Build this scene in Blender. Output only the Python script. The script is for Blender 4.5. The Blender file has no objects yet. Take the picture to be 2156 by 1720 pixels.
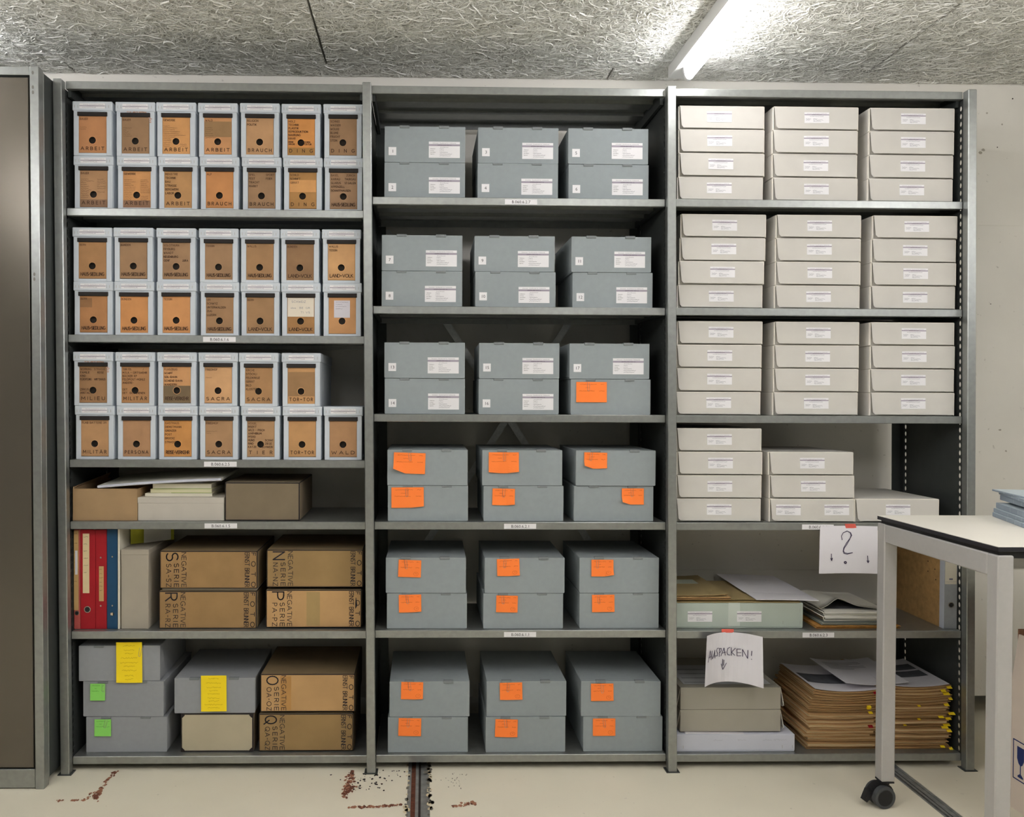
import bpy, math, random
import numpy as np
random.seed(7)
S = bpy.context.scene
COL = S.collection

# ------------------------------------------------------------------ camera
FPX, CX, CY = 1760.0, 927.6, 860.0           # focal length and principal point for 2156 x 1720
CAM = (1.18077, -2.74051, 1.2408)
YAW, PIT, ROL = 0.01966, -0.01328, 0.00436

def cam_vec(X, F, Z):
    cr, sr = math.cos(ROL), math.sin(ROL)
    x = X * cr - Z * sr
    zz = X * sr + Z * cr
    cp, sp = math.cos(PIT), math.sin(PIT)
    y = F * cp - zz * sp
    z = F * sp + zz * cp
    c, s = math.cos(YAW), math.sin(YAW)
    return (x * c + y * s, -x * s + y * c, z)

def at(px, py, y):
    """the point on the upright plane y that the photograph shows at pixel px, py"""
    d = cam_vec((px - CX) / FPX, 1, (CY - py) / FPX)
    t = (y - CAM[1]) / d[1]
    return tuple(CAM[i] + t * d[i] for i in range(3))

def atz(px, py, z):
    """the same on the level plane z"""
    d = cam_vec((px - CX) / FPX, 1, (CY - py) / FPX)
    t = (z - CAM[2]) / d[2]
    return tuple(CAM[i] + t * d[i] for i in range(3))

from mathutils import Matrix
cam = bpy.data.cameras.new('camera')
cam.sensor_width = 36.0
cam.sensor_fit = 'HORIZONTAL'
cam.lens = 36.0 * FPX / 2156.0
cam.shift_x = (1078.0 - CX) / 2156.0
cam.clip_start = 0.05
co = bpy.data.objects.new('camera', cam)
COL.objects.link(co)
r_, f_, u_ = cam_vec(1, 0, 0), cam_vec(0, 1, 0), cam_vec(0, 0, 1)
co.matrix_world = Matrix(((r_[0], u_[0], -f_[0], CAM[0]), (r_[1], u_[1], -f_[1], CAM[1]),
                          (r_[2], u_[2], -f_[2], CAM[2]), (0, 0, 0, 1)))
S.camera = co

# ------------------------------------------------------------------ world, exposure
w = bpy.data.worlds.new('world')
w.use_nodes = True
w.node_tree.nodes['Background'].inputs[0].default_value = (0.75, 0.8, 0.85, 1)
w.node_tree.nodes['Background'].inputs[1].default_value = 0.02
S.world = w
S.view_settings.view_transform = 'Standard'
S.view_settings.look = 'None'
S.view_settings.gamma = 1.0
S.view_settings.use_curve_mapping = False
S.view_settings.exposure = 0.47
S.cycles.use_denoising = True
S.cycles.max_bounces = 10
S.cycles.diffuse_bounces = 6
S.cycles.sample_clamp_indirect = 6.0
TUBE_STRENGTH = 30.0

# ------------------------------------------------------------------ materials
def lin(c):
    c = c / 255.0
    return c / 12.92 if c <= 0.04045 else ((c + 0.055) / 1.055) ** 2.4

MATS = {}
def mat(name, rgb, rough=0.7, metal=0.0, vary=0.06, scale=14.0, bump=0.0, bscale=200.0, detail=4.0, stretch=None, spec=0.35):
    if name in MATS:
        return MATS[name]
    m = bpy.data.materials.new(name)
    m.use_nodes = True
    nt = m.node_tree
    b = nt.nodes['Principled BSDF']
    col = tuple(lin(v) for v in rgb)
    b.inputs['Roughness'].default_value = rough
    b.inputs['Metallic'].default_value = metal
    b.inputs['Specular IOR Level'].default_value = spec
    tc = nt.nodes.new('ShaderNodeTexCoord')
    mp = nt.nodes.new('ShaderNodeMapping')
    nt.links.new(tc.outputs['Object'], mp.inputs[0])
    if stretch:
        mp.inputs['Scale'].default_value = stretch
    oi = nt.nodes.new('ShaderNodeObjectInfo')
    add = nt.nodes.new('ShaderNodeVectorMath')
    sc = nt.nodes.new('ShaderNodeVectorMath')
    sc.operation = 'SCALE'
    sc.inputs[0].default_value = (37.0, 17.0, 53.0)
    nt.links.new(oi.outputs['Random'], sc.inputs['Scale'])
    nt.links.new(mp.outputs[0], add.inputs[0])
    nt.links.new(sc.outputs[0], add.inputs[1])
    if vary > 0:
        n = nt.nodes.new('ShaderNodeTexNoise')
        n.inputs['Scale'].default_value = scale
        n.inputs['Detail'].default_value = detail
        nt.links.new(add.outputs[0], n.inputs['Vector'])
        r = nt.nodes.new('ShaderNodeValToRGB')
        r.color_ramp.elements[0].position = 0.3
        r.color_ramp.elements[1].position = 0.7
        r.color_ramp.elements[0].color = tuple(v * (1 - vary) for v in col) + (1,)
        r.color_ramp.elements[1].color = tuple(min(1, v * (1 + vary)) for v in col) + (1,)
        nt.links.new(n.outputs['Fac'], r.inputs[0])
        nt.links.new(r.outputs[0], b.inputs['Base Color'])
    else:
        b.inputs['Base Color'].default_value = col + (1,)
    if bump > 0:
        n2 = nt.nodes.new('ShaderNodeTexNoise')
        n2.inputs['Scale'].default_value = bscale
        n2.inputs['Detail'].default_value = 3
        nt.links.new(add.outputs[0], n2.inputs['Vector'])
        bp = nt.nodes.new('ShaderNodeBump')
        bp.inputs['Strength'].default_value = bump
        bp.inputs['Distance'].default_value = 0.002
        nt.links.new(n2.outputs['Fac'], bp.inputs['Height'])
        nt.links.new(bp.outputs[0], b.inputs['Normal'])
    MATS[name] = m
    return m

STEEL = mat('galvanised steel', (158, 161, 159), 0.36, 0.80, 0.07, 60, 0.04, 500)
STEELD = mat('shaded steel', (76, 80, 79), 0.5, 0.6, 0.06, 30)  # darker copy of the steel, puts interior shade into the colour
PALE = mat('pale grey board', (205, 212, 220), 0.75, 0, 0.02, 30, 0.05, 400)
SLATE = mat('slate grey board', (144, 152, 155), 0.72, 0, 0.03, 60, 0.08, 500)
SLATED = mat('slate grey tab', (122, 127, 129), 0.72, 0, 0.03, 60)
GREYB = mat('neutral grey board', (146, 149, 153), 0.75, 0, 0.03, 60, 0.08, 500)
BEIGE = mat('beige board', (202, 199, 193), 0.75, 0, 0.02, 20, 0.05, 500)
BEIGEL = mat('beige board cut edge', (236, 231, 221), 0.8, 0, 0.02, 40)
WHITE = mat('white label paper', (235, 234, 237), 0.7, 0, 0.01, 40)
STRIPE = mat('mauve grey print', (160, 152, 166), 0.8, 0, 0)
INK = mat('black ink', (40, 38, 44), 0.8, 0, 0)
INKL = mat('pale print', (120, 118, 132), 0.8, 0, 0)
INKB = mat('pencil brown ink', (66, 45, 30), 0.8, 0, 0)
INKM = mat('faded brown ink', (94, 66, 44), 0.8, 0, 0)
BLACK = mat('black linen tape', (38, 33, 31), 0.75, 0, 0.1, 60)
HOLE = mat('shaded hollow', (52, 46, 40), 0.9, 0, 0.1, 30)  # hole lining coloured dark to stand in for the shade inside
PAPER = mat('white paper', (226, 224, 230), 0.8, 0, 0.015, 12)
TAPE = mat('red tape', (214, 96, 84), 0.6, 0, 0.05, 60)
ORANGE = mat('orange note paper', (255, 132, 58), 0.8, 0, 0.02, 30)
ORANGEI = mat('orange note ink', (184, 74, 18), 0.8, 0, 0)
YELLOW = mat('yellow note paper', (255, 224, 36), 0.8, 0, 0.02, 30)
YELLOWI = mat('yellow note ink', (196, 158, 10), 0.8, 0, 0)
GREEN = mat('green note paper', (138, 214, 100), 0.8, 0, 0.02, 30)
GREENI = mat('green note ink', (78, 138, 46), 0.8, 0, 0)
WIRE = mat('steel wire', (170, 165, 158), 0.35, 0.8, 0)
KRAFT = mat('kraft board', (160, 132, 97), 0.8, 0, 0.07, 18, 0.08, 300)
OCHRE = mat('ochre board', (152, 121, 80), 0.8, 0, 0.09, 12, 0.08, 300)
OCHRET = mat('dim ochre lid', (122, 104, 76), 0.8, 0, 0.08, 16, 0.08, 300)
UMBER = mat('brown grey board', (120, 107, 87), 0.8, 0, 0.06, 14, 0.08, 300)
CREAM = mat('cream board', (180, 170, 146), 0.8, 0, 0.05, 10, 0.06, 300)
DIRTYGREY = mat('warm grey board', (166, 158, 144), 0.85, 0, 0.04, 14, 0.1, 300)
DARKEDGE = mat('black box edging', (36, 30, 30), 0.7, 0, 0.05, 60)
MINT = mat('mint grey board', (176, 187, 178), 0.75, 0, 0.04, 12, 0.06, 300)
MINTL = mat('clear tape strip', (200, 209, 201), 0.45, 0, 0.03, 12)
BLUEW = mat('bluish white board', (206, 209, 222), 0.7, 0, 0.03, 10, 0.04, 300)
RED = mat('red binder board', (152, 15, 27), 0.6, 0, 0.05, 30, 0.05, 500)
REDF = mat('faded red binder board', (170, 78, 72), 0.7, 0, 0.1, 20, 0.05, 500)
PINK = mat('faded pink edge', (214, 130, 118), 0.7, 0, 0.05, 20)
NAVY = mat('dark blue binder board', (22, 66, 98), 0.65, 0, 0.06, 30, 0.05, 500)
TAN = mat('aged label paper', (192, 158, 106), 0.85, 0, 0.07, 25)
TANL = mat('pale aged label paper', (222, 203, 160), 0.85, 0, 0.05, 25)
CHROME = mat('nickel ring', (190, 184, 176), 0.25, 0.9, 0)
BOOKW = mat('white book cover', (226, 221, 204), 0.7, 0, 0.03, 20)
BOOKG = mat('pale cream book cover', (218, 214, 178), 0.7, 0, 0.03, 20)
BOOKE = mat('green book edge', (138, 158, 84), 0.7, 0, 0.05, 20)
PAGES = mat('page block', (196, 190, 172), 0.9, 0, 0.1, 60, 0, 0, 2, (1, 1, 25))
LIME = mat('yellow green card', (186, 186, 62), 0.8, 0, 0.04, 20)
MARBLE = mat('marbled tan binder side', (168, 132, 84), 0.8, 0, 0.16, 60, 0.06, 300)
BGREY = mat('grey binder cloth', (152, 156, 160), 0.75, 0, 0.05, 80, 0.08, 600)
FOLD = mat('manila folder card', (182, 146, 100), 0.8, 0, 0.08, 9)
FOLDI = mat('folder contents paper', (214, 190, 150), 0.85, 0, 0.08, 9)
FOLDO = mat('shaded folder card', (150, 132, 92), 0.8, 0, 0.08, 9)  # shade on tan folder tops put into an olive tone; also browner cards
PRINT = mat('dark photo print', (84, 86, 92), 0.6, 0, 0.35, 26)
SLEEVE = mat('white paper sleeve', (222, 220, 210), 0.6, 0, 0.04, 10)
TABLEW = mat('white laminate', (240, 236, 226), 0.4, 0, 0.01, 10)
TABLEB = mat('black edge band', (34, 34, 40), 0.45, 0, 0)
FRAME = mat('silver grey powder coat', (178, 176, 174), 0.5, 0.15, 0.02, 80, 0.03, 900)
RUBBER = mat('grey caster tread', (70, 72, 74), 0.6, 0, 0.04, 40)
PLASTIC = mat('black plastic', (26, 26, 28), 0.5, 0, 0)
CARTON = mat('pale brown carton', (226, 212, 200), 0.85, 0, 0.03, 10, 0.06, 200)
CARTOND = mat('carton inside', (128, 92, 70), 0.9, 0, 0.05, 10)
CARTONB = mat('blue carton print', (38, 52, 108), 0.8, 0, 0)
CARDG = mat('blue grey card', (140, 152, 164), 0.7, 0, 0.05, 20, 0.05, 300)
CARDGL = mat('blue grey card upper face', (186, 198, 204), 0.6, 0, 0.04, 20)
TUBEM = bpy.data.materials.new('lit tube')
TUBEM.use_nodes = True
_b = TUBEM.node_tree.nodes['Principled BSDF']
_b.inputs['Base Color'].default_value = (1, 1, 1, 1)
_b.inputs['Emission Color'].default_value = (1.0, 0.978, 0.985, 1)
_b.inputs['Emission Strength'].default_value = TUBE_STRENGTH
LAMPW = mat('white enamel', (222, 222, 220), 0.45, 0, 0)
DOORM = mat('bronze brown panel', (104, 98, 89), 0.30, 0.6, 0.03, 4, 0.02, 900)
RUST = mat('rust brown', (104, 62, 46), 0.9, 0, 0.3, 60)
GOUGE = mat('bare scraped patch', (150, 104, 80), 0.9, 0, 0.25, 80)
SPECK = mat('dark grit', (40, 32, 30), 0.9, 0, 0.1, 80)

def plaster(name, rgb, vary, scale, bump, spots):
    m = mat(name, rgb, 0.85, 0, vary, scale, bump, 24.0, 8)
    nt = m.node_tree
    b = nt.nodes['Principled BSDF']
    src = b.inputs['Base Color'].links[0].from_socket
    tc = [n for n in nt.nodes if n.type == 'TEX_COORD'][0]
    n = nt.nodes.new('ShaderNodeTexNoise')
    n.inputs['Scale'].default_value = 55
    n.inputs['Detail'].default_value = 3
    nt.links.new(tc.outputs['Object'], n.inputs['Vector'])
    r = nt.nodes.new('ShaderNodeValToRGB')
    r.color_ramp.elements[0].position = 0.70
    r.color_ramp.elements[1].position = 0.76
    r.color_ramp.elements[0].color = (0, 0, 0, 1)
    r.color_ramp.elements[1].color = (spots,) * 3 + (1,)
    nt.links.new(n.outputs['Fac'], r.inputs[0])
    mx = nt.nodes.new('ShaderNodeMix')
    mx.data_type = 'RGBA'
    nt.links.new(r.outputs[0], mx.inputs[0])
    nt.links.new(src, mx.inputs[6])
    mx.inputs[7].default_value = (lin(120), lin(112), lin(100), 1)
    nt.links.new(mx.outputs[2], b.inputs['Base Color'])
    return m
WALLM = plaster('white plaster', (226, 223, 215), 0.05, 3.0, 0.25, 0.35)
FARM = plaster('darkened far wall', (128, 128, 124), 0.05, 3.0, 0.2, 0.3)  # unseen walls darkened to bounce less light into the shelves
FLOORM = plaster('cream floor paint', (224, 218, 199), 0.05, 2.2, 0.12, 0.3)
WOOD = mat('wood wool ground', (196, 195, 189), 0.95, 0, 0.2, 40, 0.5, 120)
STRAND = mat('wood wool strand', (250, 250, 246), 0.9, 0, 0.03, 30)
STRANDB = mat('wood wool strand grey', (230, 230, 224), 0.9, 0, 0.05, 30)

# ------------------------------------------------------------------ mesh building
class MB:
    def __init__(self):
        self.v, self.f, self.m = [], [], []
    def face(self, pts, m=0):
        n = len(self.v)
        self.v += [tuple(p) for p in pts]
        self.f.append(tuple(range(n, n + len(pts))))
        self.m.append(m)
    def add(self, verts, faces, m=0):
        n = len(self.v)
        self.v += [tuple(p) for p in verts]
        for fc in faces:
            self.f.append(tuple(i + n for i in fc))
            self.m.append(m)
    def box(self, x0, x1, y0, y1, z0, z1, m=0):
        v = [(x0, y0, z0), (x1, y0, z0), (x1, y1, z0), (x0, y1, z0), (x0, y0, z1), (x1, y0, z1), (x1, y1, z1), (x0, y1, z1)]
        self.add(v, [(0, 3, 2, 1), (4, 5, 6, 7), (0, 1, 5, 4), (1, 2, 6, 5), (2, 3, 7, 6), (3, 0, 4, 7)], m)
    def cbox(self, x0, x1, y0, y1, z0, z1, b=0.0015, m=0):
        X, Y, Z = (x0, x1), (y0, y1), (z0, z1)
        v, idx = [], {}
        for i in (0, 1):
            for j in (0, 1):
                for k in (0, 1):
                    sx, sy, sz = (b, -b)[i], (b, -b)[j], (b, -b)[k]
                    idx[i, j, k, 'x'] = len(v); v.append((X[i], Y[j] + sy, Z[k] + sz))
                    idx[i, j, k, 'y'] = len(v); v.append((X[i] + sx, Y[j], Z[k] + sz))
                    idx[i, j, k, 'z'] = len(v); v.append((X[i] + sx, Y[j] + sy, Z[k]))
        fs = []
        I = lambda i, j, k, a: idx[i, j, k, a]
        for s in (0, 1):
            q = [(0, 0), (1, 0), (1, 1), (0, 1)]
            fs.append(tuple(I(s, j, k, 'x') for j, k in (q if s else q[::-1])))
            fs.append(tuple(I(j, s, k, 'y') for j, k in (q[::-1] if s else q)))
            fs.append(tuple(I(j, k, s, 'z') for j, k in (q if s else q[::-1])))
        for a in (0, 1):
            for c in (0, 1):
                fs.append((I(a, c, 0, 'x'), I(a, c, 1, 'x'), I(a, c, 1, 'y'), I(a, c, 0, 'y')))
                fs.append((I(a, 0, c, 'x'), I(a, 1, c, 'x'), I(a, 1, c, 'z'), I(a, 0, c, 'z')))
                fs.append((I(0, a, c, 'y'), I(1, a, c, 'y'), I(1, a, c, 'z'), I(0, a, c, 'z')))
                for k in (0, 1):
                    fs.append((I(a, c, k, 'x'), I(a, c, k, 'y'), I(a, c, k, 'z')))
        self.add(v, fs, m)
    def prism(self, poly, y0, y1, m=0):
        """an outline in x, z given depth from y0 to y1"""
        n = len(poly)
        v = [(p[0], y0, p[1]) for p in poly] + [(p[0], y1, p[1]) for p in poly]
        fs = [tuple(range(n)), tuple(range(2 * n - 1, n - 1, -1))]
        fs += [(i, i + n, (i + 1) % n + n, (i + 1) % n) for i in range(n)]
        self.add(v, fs, m)
    def cyl(self, a, b, r, n=12, m=0, r2=None, caps=True):
        ax = np.array(b, float) - np.array(a, float)
        ax /= np.linalg.norm(ax)
        o = np.array((0, 0, 1.0)) if abs(ax[2]) < 0.9 else np.array((1.0, 0, 0))
        e1 = np.cross(ax, o); e1 /= np.linalg.norm(e1)
        e2 = np.cross(ax, e1)
        r2 = r if r2 is None else r2
        v = []
        for c, rr in ((a, r), (b, r2)):
            for i in range(n):
                t = 2 * math.pi * i / n
                v.append(tuple(np.array(c) + rr * (math.cos(t) * e1 + math.sin(t) * e2)))
        fs = [(i, (i + 1) % n, (i + 1) % n + n, i + n) for i in range(n)]
        if caps:
            fs += [tuple(range(n - 1, -1, -1)), tuple(range(n, 2 * n))]
        self.add(v, fs, m)
    def ring(self, c, r0, r1, y0, y1, n=16, m=0):
        """a flat annulus facing y with thickness"""
        v = []
        for r, y in ((r0, y0), (r1, y0), (r1, y1), (r0, y1)):
            for i in range(n):
                t = 2 * math.pi * i / n
                v.append((c[0] + r * math.cos(t), y, c[1] + r * math.sin(t)))
        fs = []
        for k in range(4):
            for i in range(n):
                j = (i + 1) % n
                fs.append((k * n + i, k * n + j, ((k + 1) % 4) * n + j, ((k + 1) % 4) * n + i))
        self.add(v, fs, m)
    def disc(self, c, r, y, n=16, m=0):
        self.face([(c[0] + r * math.cos(2 * math.pi * i / n), y, c[1] + r * math.sin(2 * math.pi * i / n)) for i in range(n)], m)
    def tube(self, pts, r, n=6, m=0):
        for a, b in zip(pts, pts[1:]):
            self.cyl(a, b, r, n, m)
    def sheet(self, fn, nu, nv, t, m=0, back=None):
        """a thin slab over the surface fn(u, v); thickness along the normal"""
        P = [[np.array(fn(i / nu, j / nv), float) for j in range(nv + 1)] for i in range(nu + 1)]
        top, bot = [], []
        for i in range(nu + 1):
            for j in range(nv + 1):
                du = P[min(i + 1, nu)][j] - P[max(i - 1, 0)][j]
                dv = P[i][min(j + 1, nv)] - P[i][max(j - 1, 0)]
                nn = np.cross(du, dv)
                nn = nn / (np.linalg.norm(nn) + 1e-12)
                top.append(tuple(P[i][j])); bot.append(tuple(P[i][j] - nn * t))
        k = nv + 1
        N = len(top)
        f1, f2 = [], []
        for i in range(nu):
            for j in range(nv):
                a = i * k + j
                f1.append((a, a + k, a + k + 1, a + 1))
                f2.append((a + N, a + 1 + N, a + k + 1 + N, a + k + N))
        ed = [i * k for i in range(nu + 1)] + [nu * k + j for j in range(1, nv + 1)]
        ed += [i * k + nv for i in range(nu - 1, -1, -1)] + [j for j in range(nv - 1, 0, -1)]
        f3 = [(ed[q], ed[(q + 1) % len(ed)], ed[(q + 1) % len(ed)] + N, ed[q] + N) for q in range(len(ed))]
        n0 = len(self.v)
        self.add(top + bot, f1 + f3, m)
        for fc in f2:
            self.f.append(tuple(i + n0 for i in fc)); self.m.append(m if back is None else back)
    def lines(self, polys, sw, mp, m=0):
        """pen strokes: each polyline of u, v points becomes flat quads sw wide, placed by mp(u, v)"""
        for pl in polys:
            for (a, b), (c, d) in zip(pl, pl[1:]):
                dx, dy = c - a, d - b
                L = math.hypot(dx, dy)
                if L < 1e-9:
                    dx, dy, L = 1, 0, 1
                ex, ey = dx / L * sw * 0.35, dy / L * sw * 0.35
                nx, ny = -dy / L * sw / 2, dx / L * sw / 2
                a2, b2, c2, d2 = a - ex, b - ey, c + ex, d + ey
                self.face([mp(a2 + nx, b2 + ny), mp(a2 - nx, b2 - ny), mp(c2 - nx, d2 - ny), mp(c2 + nx, d2 + ny)], m)
    def shear(self, k, zc):
        self.v = [(x - k * (z - zc), y, z) for x, y, z in self.v]
        return self
    def move(self, dx, dy, dz, rz=0):
        c, s = math.cos(rz), math.sin(rz)
        self.v = [(x * c - y * s + dx, x * s + y * c + dy, z + dz) for x, y, z in self.v]
        return self
    def mesh(self, name, mats, smooth=False):
        me = bpy.data.meshes.new(name)
        me.from_pydata(self.v, [], self.f)
        for mm in (mats if isinstance(mats, (list, tuple)) else [mats]):
            me.materials.append(mm)
        me.polygons.foreach_set('material_index', self.m)
        if smooth:
            me.polygons.foreach_set('use_smooth', [True] * len(self.f))
        me.update()
        return me

def link(name, data, parent=None, loc=None):
    o = bpy.data.objects.new(name, data)
    COL.objects.link(o)
    if parent is not None:
        o.parent = parent
    if loc:
        o.location = loc
    return o

def part(name, mb, mats, parent, loc=None, smooth=False):
    me = mb if isinstance(mb, bpy.types.Mesh) else mb.mesh(name, mats, smooth)
    return link(name, me, parent, loc)

def tag(o, label, cat, group=None):
    o['label'] = label
    o['category'] = cat
    if group:
        o['group'] = group
    return o

def thing(name, label, cat, loc=(0, 0, 0), rz=0.0, group=None):
    o = link(name, None, None, loc)
    o.empty_display_size = 0.05
    o.rotation_euler = (0, 0, rz)
    return tag(o, label, cat, group)

def solid(name, mb, mats, label, cat, loc=(0, 0, 0), rz=0.0, group=None, smooth=False):
    o = link(name, mb.mesh(name, mats, smooth), None, loc)
    o.rotation_euler = (0, 0, rz)
    return tag(o, label, cat, group)

# ------------------------------------------------------------------ lettering
def arc(cx, cy, rx, ry, a0, a1, n=8):
    return [(cx + rx * math.cos(math.radians(a0 + (a1 - a0) * i / n)), cy + ry * math.sin(math.radians(a0 + (a1 - a0) * i / n))) for i in range(n + 1)]

GL = {
 'A': [[(0, 0), (.4, 1), (.8, 0)], [(.14, .34), (.66, .34)]],
 'B': [[(0, 0), (0, 1), (.28, 1)] + arc(.28, .76, .24, .24, 90, -90, 6) + [(0, .52)], [(.28, .52)] + arc(.3, .26, .28, .26, 90, -90, 6) + [(0, 0)]],
 'C': [arc(.45, .5, .43, .5, 48, 312, 12)],
 'D': [[(0, 0), (0, 1), (.25, 1)] + arc(.25, .5, .45, .5, 90, -90, 8) + [(0, 0)]],
 'E': [[(.5, 1), (0, 1), (0, 0), (.5, 0)], [(0, .52), (.45, .52)]],
 'F': [[(.5, 1), (0, 1), (0, 0)], [(0, .52), (.42, .52)]],
 'G': [arc(.45, .5, .43, .5, 50, 300, 12) + [(.78, .2), (.78, .42), (.5, .42)]],
 'H': [[(0, 0), (0, 1)], [(.6, 0), (.6, 1)], [(0, .52), (.6, .52)]],
 'I': [[(.02, 0), (.02, 1)]],
 'J': [[(.35, 1), (.35, .25)] + arc(.17, .2, .18, .2, 0, -160, 5)],
 'K': [[(0, 0), (0, 1)], [(.55, 1), (0, .45)], [(.12, .57), (.6, 0)]],
 'L': [[(0, 1), (0, 0), (.48, 0)]],
 'M': [[(0, 0), (.06, 1), (.42, .3), (.78, 1), (.84, 0)]],
 'N': [[(0, 0), (0, 1), (.62, 0), (.62, 1)]],
 'O': [arc(.45, .5, .45, .5, 0, 360, 16)],
 'P': [[(0, 0), (0, 1), (.25, 1)] + arc(.25, .73, .27, .27, 90, -90, 6) + [(0, .46)]],
 'Q': [arc(.45, .5, .45, .5, 0, 360, 16), [(.5, .35), (.95, -.12)]],
 'R': [[(0, 0), (0, 1), (.25, 1)] + arc(.25, .74, .26, .26, 90, -90, 6) + [(0, .48)], [(.25, .48), (.56, 0)]],
 'S': [arc(.27, .75, .25, .25, 40, 250, 8) + arc(.27, .27, .27, .27, 75, -145, 8)],
 'T': [[(0, 1), (.7, 1)], [(.35, 1), (.35, 0)]],
 'U': [[(0, 1), (0, .3)] + arc(.3, .3, .3, .3, 180, 360, 8) + [(.6, 1)]],
 'V': [[(0, 1), (.36, 0), (.72, 1)]],
 'W': [[(0, 1), (.25, 0), (.5, .8), (.75, 0), (1, 1)]],
 'X': [[(0, 0), (.6, 1)], [(0, 1), (.6, 0)]],
 'Y': [[(0, 1), (.33, .5), (.66, 1)], [(.33, .5), (.33, 0)]],
 'Z': [[(0, 1), (.6, 1), (0, 0), (.6, 0)]],
 '-': [[(0, .48), (.3, .48)]], '=': [[(0, .5), (.5, .5)], [(0, .46), (.5, .46)]], '.': [[(0, 0), (.05, 0)]], '+': [[(0, .5), (.3, .5)], [(.15, .35), (.15, .65)]],
 '/': [[(0, 0), (.3, 1)]], ' ': [], '1': [[(0, .75), (.2, 1), (.2, 0)]],
 '3': [arc(.22, .75, .22, .25, 140, -80, 7) + arc(.22, .26, .26, .26, 80, -150, 7)],
}
for a_, b_ in (('Ä', 'A'), ('Ö', 'O'), ('Ü', 'U')):
    x_ = max(p[0] for pl in GL[b_] for p in pl) / 2
    GL[a_] = GL[b_] + [[(x_ - .15, 1.16), (x_ - .12, 1.16)], [(x_ + .12, 1.16), (x_ + .15, 1.16)]]

def text_lines(txt, x, z, h, width=None, gap=0.3, maxw=None):
    """polylines for txt in capitals of height h, starting at x, z; stretched to width when given"""
    out, cur = [], 0.0
    for ch in txt:
        g = GL.get(ch, [])
        wd = max([p[0] for pl in g for p in pl] or [.35])
        out += [[(p[0] + cur, p[1]) for p in pl] for pl in g]
        cur += wd + gap
    cur -= gap
    sx = h
    if width:
        sx = width / max(cur, 1e-6)
    elif maxw and cur * h > maxw:
        sx = maxw / cur
    return [[(x + p[0] * sx, z + p[1] * h) for p in pl] for pl in out]

def squiggle(x, z, length, h, rnd):
    """one line of handwriting too small to read"""
    pts, u = [], 0.0
    while u < length:
        pts.append((x + u, z + rnd.uniform(0, h)))
        u += h * rnd.uniform(.3, .6)
    return [pts]

FONT = {}
def font_faces(txt):
    if txt in FONT:
        return FONT[txt]
    c = bpy.data.curves.new('t', 'FONT')
    c.body = txt
    c.size = 1.0
    c.resolution_u = 2
    o = bpy.data.objects.new('t', c)
    COL.objects.link(o)
    me = bpy.data.meshes.new_from_object(o)
    vs = [tuple(v.co) for v in me.vertices]
    fs = [tuple(p.vertices) for p in me.polygons]
    wd = max([v[0] for v in vs] or [0])
    bpy.data.objects.remove(o)
    bpy.data.curves.remove(c)
    bpy.data.meshes.remove(me)
    FONT[txt] = (vs, fs, wd)
    return FONT[txt]

def print_text(mb, txt, x, z, cap, y, m=0, width=None, centre=False):
    """printed letters with capital height cap on a face looking towards -y"""
    vs, fs, wd = font_faces(txt)
    s = cap / 0.70
    sx = (width / wd) if width else s
    if centre:
        x -= wd * sx / 2
    mb.add([(x + v[0] * sx, y, z + v[1] * s) for v in vs], fs, m)

FRONT = lambda x0, y, z0: (lambda u, v: (x0 + u, y, z0 + v))

# ------------------------------------------------------------------ room shell
CEIL = 2.46
WALLY = 0.46
def structure(name, mb, mats, parent=None):
    o = part(name, mb, mats, parent)
    if parent is None:
        o['kind'] = 'structure'
    return o

XL, XR, YF = -2.1, 5.9, -4.7
RAILS = ((1.133, 1.203), (2.733, 2.790))
mb = MB()
xs = [XL] + [v for r in RAILS for v in r] + [XR]
for i in range(0, len(xs), 2):
    mb.box(xs[i], xs[i + 1], YF, 0.95, -0.08, 0.0)
for a, b in RAILS:
    mb.box(a, b, YF, 0.95, -0.08, -0.045)
floor = structure('floor', mb, [FLOORM])
for i, (a, b) in enumerate(RAILS):
    mb = MB()
    wdt = b - a
    mb.box(a, a + wdt * .16, YF, .9, -.044, -.001, 0)
    mb.box(b - wdt * .16, b, YF, .9, -.044, -.002, 0)
    mb.box(a + wdt * .16, a + wdt * .36, YF, .9, -.044, -.012, 1)
    mb.box(a + wdt * .36, a + wdt * .50, YF, .9, -.044, -.004, 0)
    mb.box(a + wdt * .50, a + wdt * .60, YF, .9, -.044, -.007, 2)
    mb.box(a + wdt * .60, b - wdt * .16, YF, .9, -.044, -.005, 0)
    part('floor_rail', mb, [mat('worn rail steel', (136, 138, 136), .5, .4, .2, 40, .1, 200), RUST if i == 0 else SPECK, SPECK], floor)

# rust and scrapes on the floor paint, each a thin flake pattern of its own
def flake(mb, cx, cy, r, rnd, m=0, z=0.0006):
    n = rnd.randint(5, 8)
    mb.face([(cx + r * rnd.uniform(.5, 1.2) * math.cos(6.283 * k / n), cy + r * rnd.uniform(.9, 1.9) * math.sin(6.283 * k / n), z) for k in range(n)], m)
rnd = random.Random(3)
def seam(name, pts, wid, n, mats):
    mb = MB()
    for (p, q) in zip(pts, pts[1:]):
        a, b = atz(p[0], p[1], 0), atz(q[0], q[1], 0)
        for k in range(n):
            t = rnd.random()
            flake(mb, a[0] + (b[0] - a[0]) * t + rnd.gauss(0, wid), a[1] + (b[1] - a[1]) * t + rnd.gauss(0, wid), rnd.uniform(.002, .007), rnd, rnd.randint(0, len(mats) - 1), 0.0005 + rnd.random() * .0004)
    o = part(name, mb, mats, floor)
    o['kind'] = 'stuff'
seam('rust_stain', [(740, 1625), (735, 1650), (726, 1676)], .007, 45, [RUST, GOUGE, RUST])
seam('rust_stain', [(726, 1672), (740, 1655)], .012, 36, [GOUGE, RUST])
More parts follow.
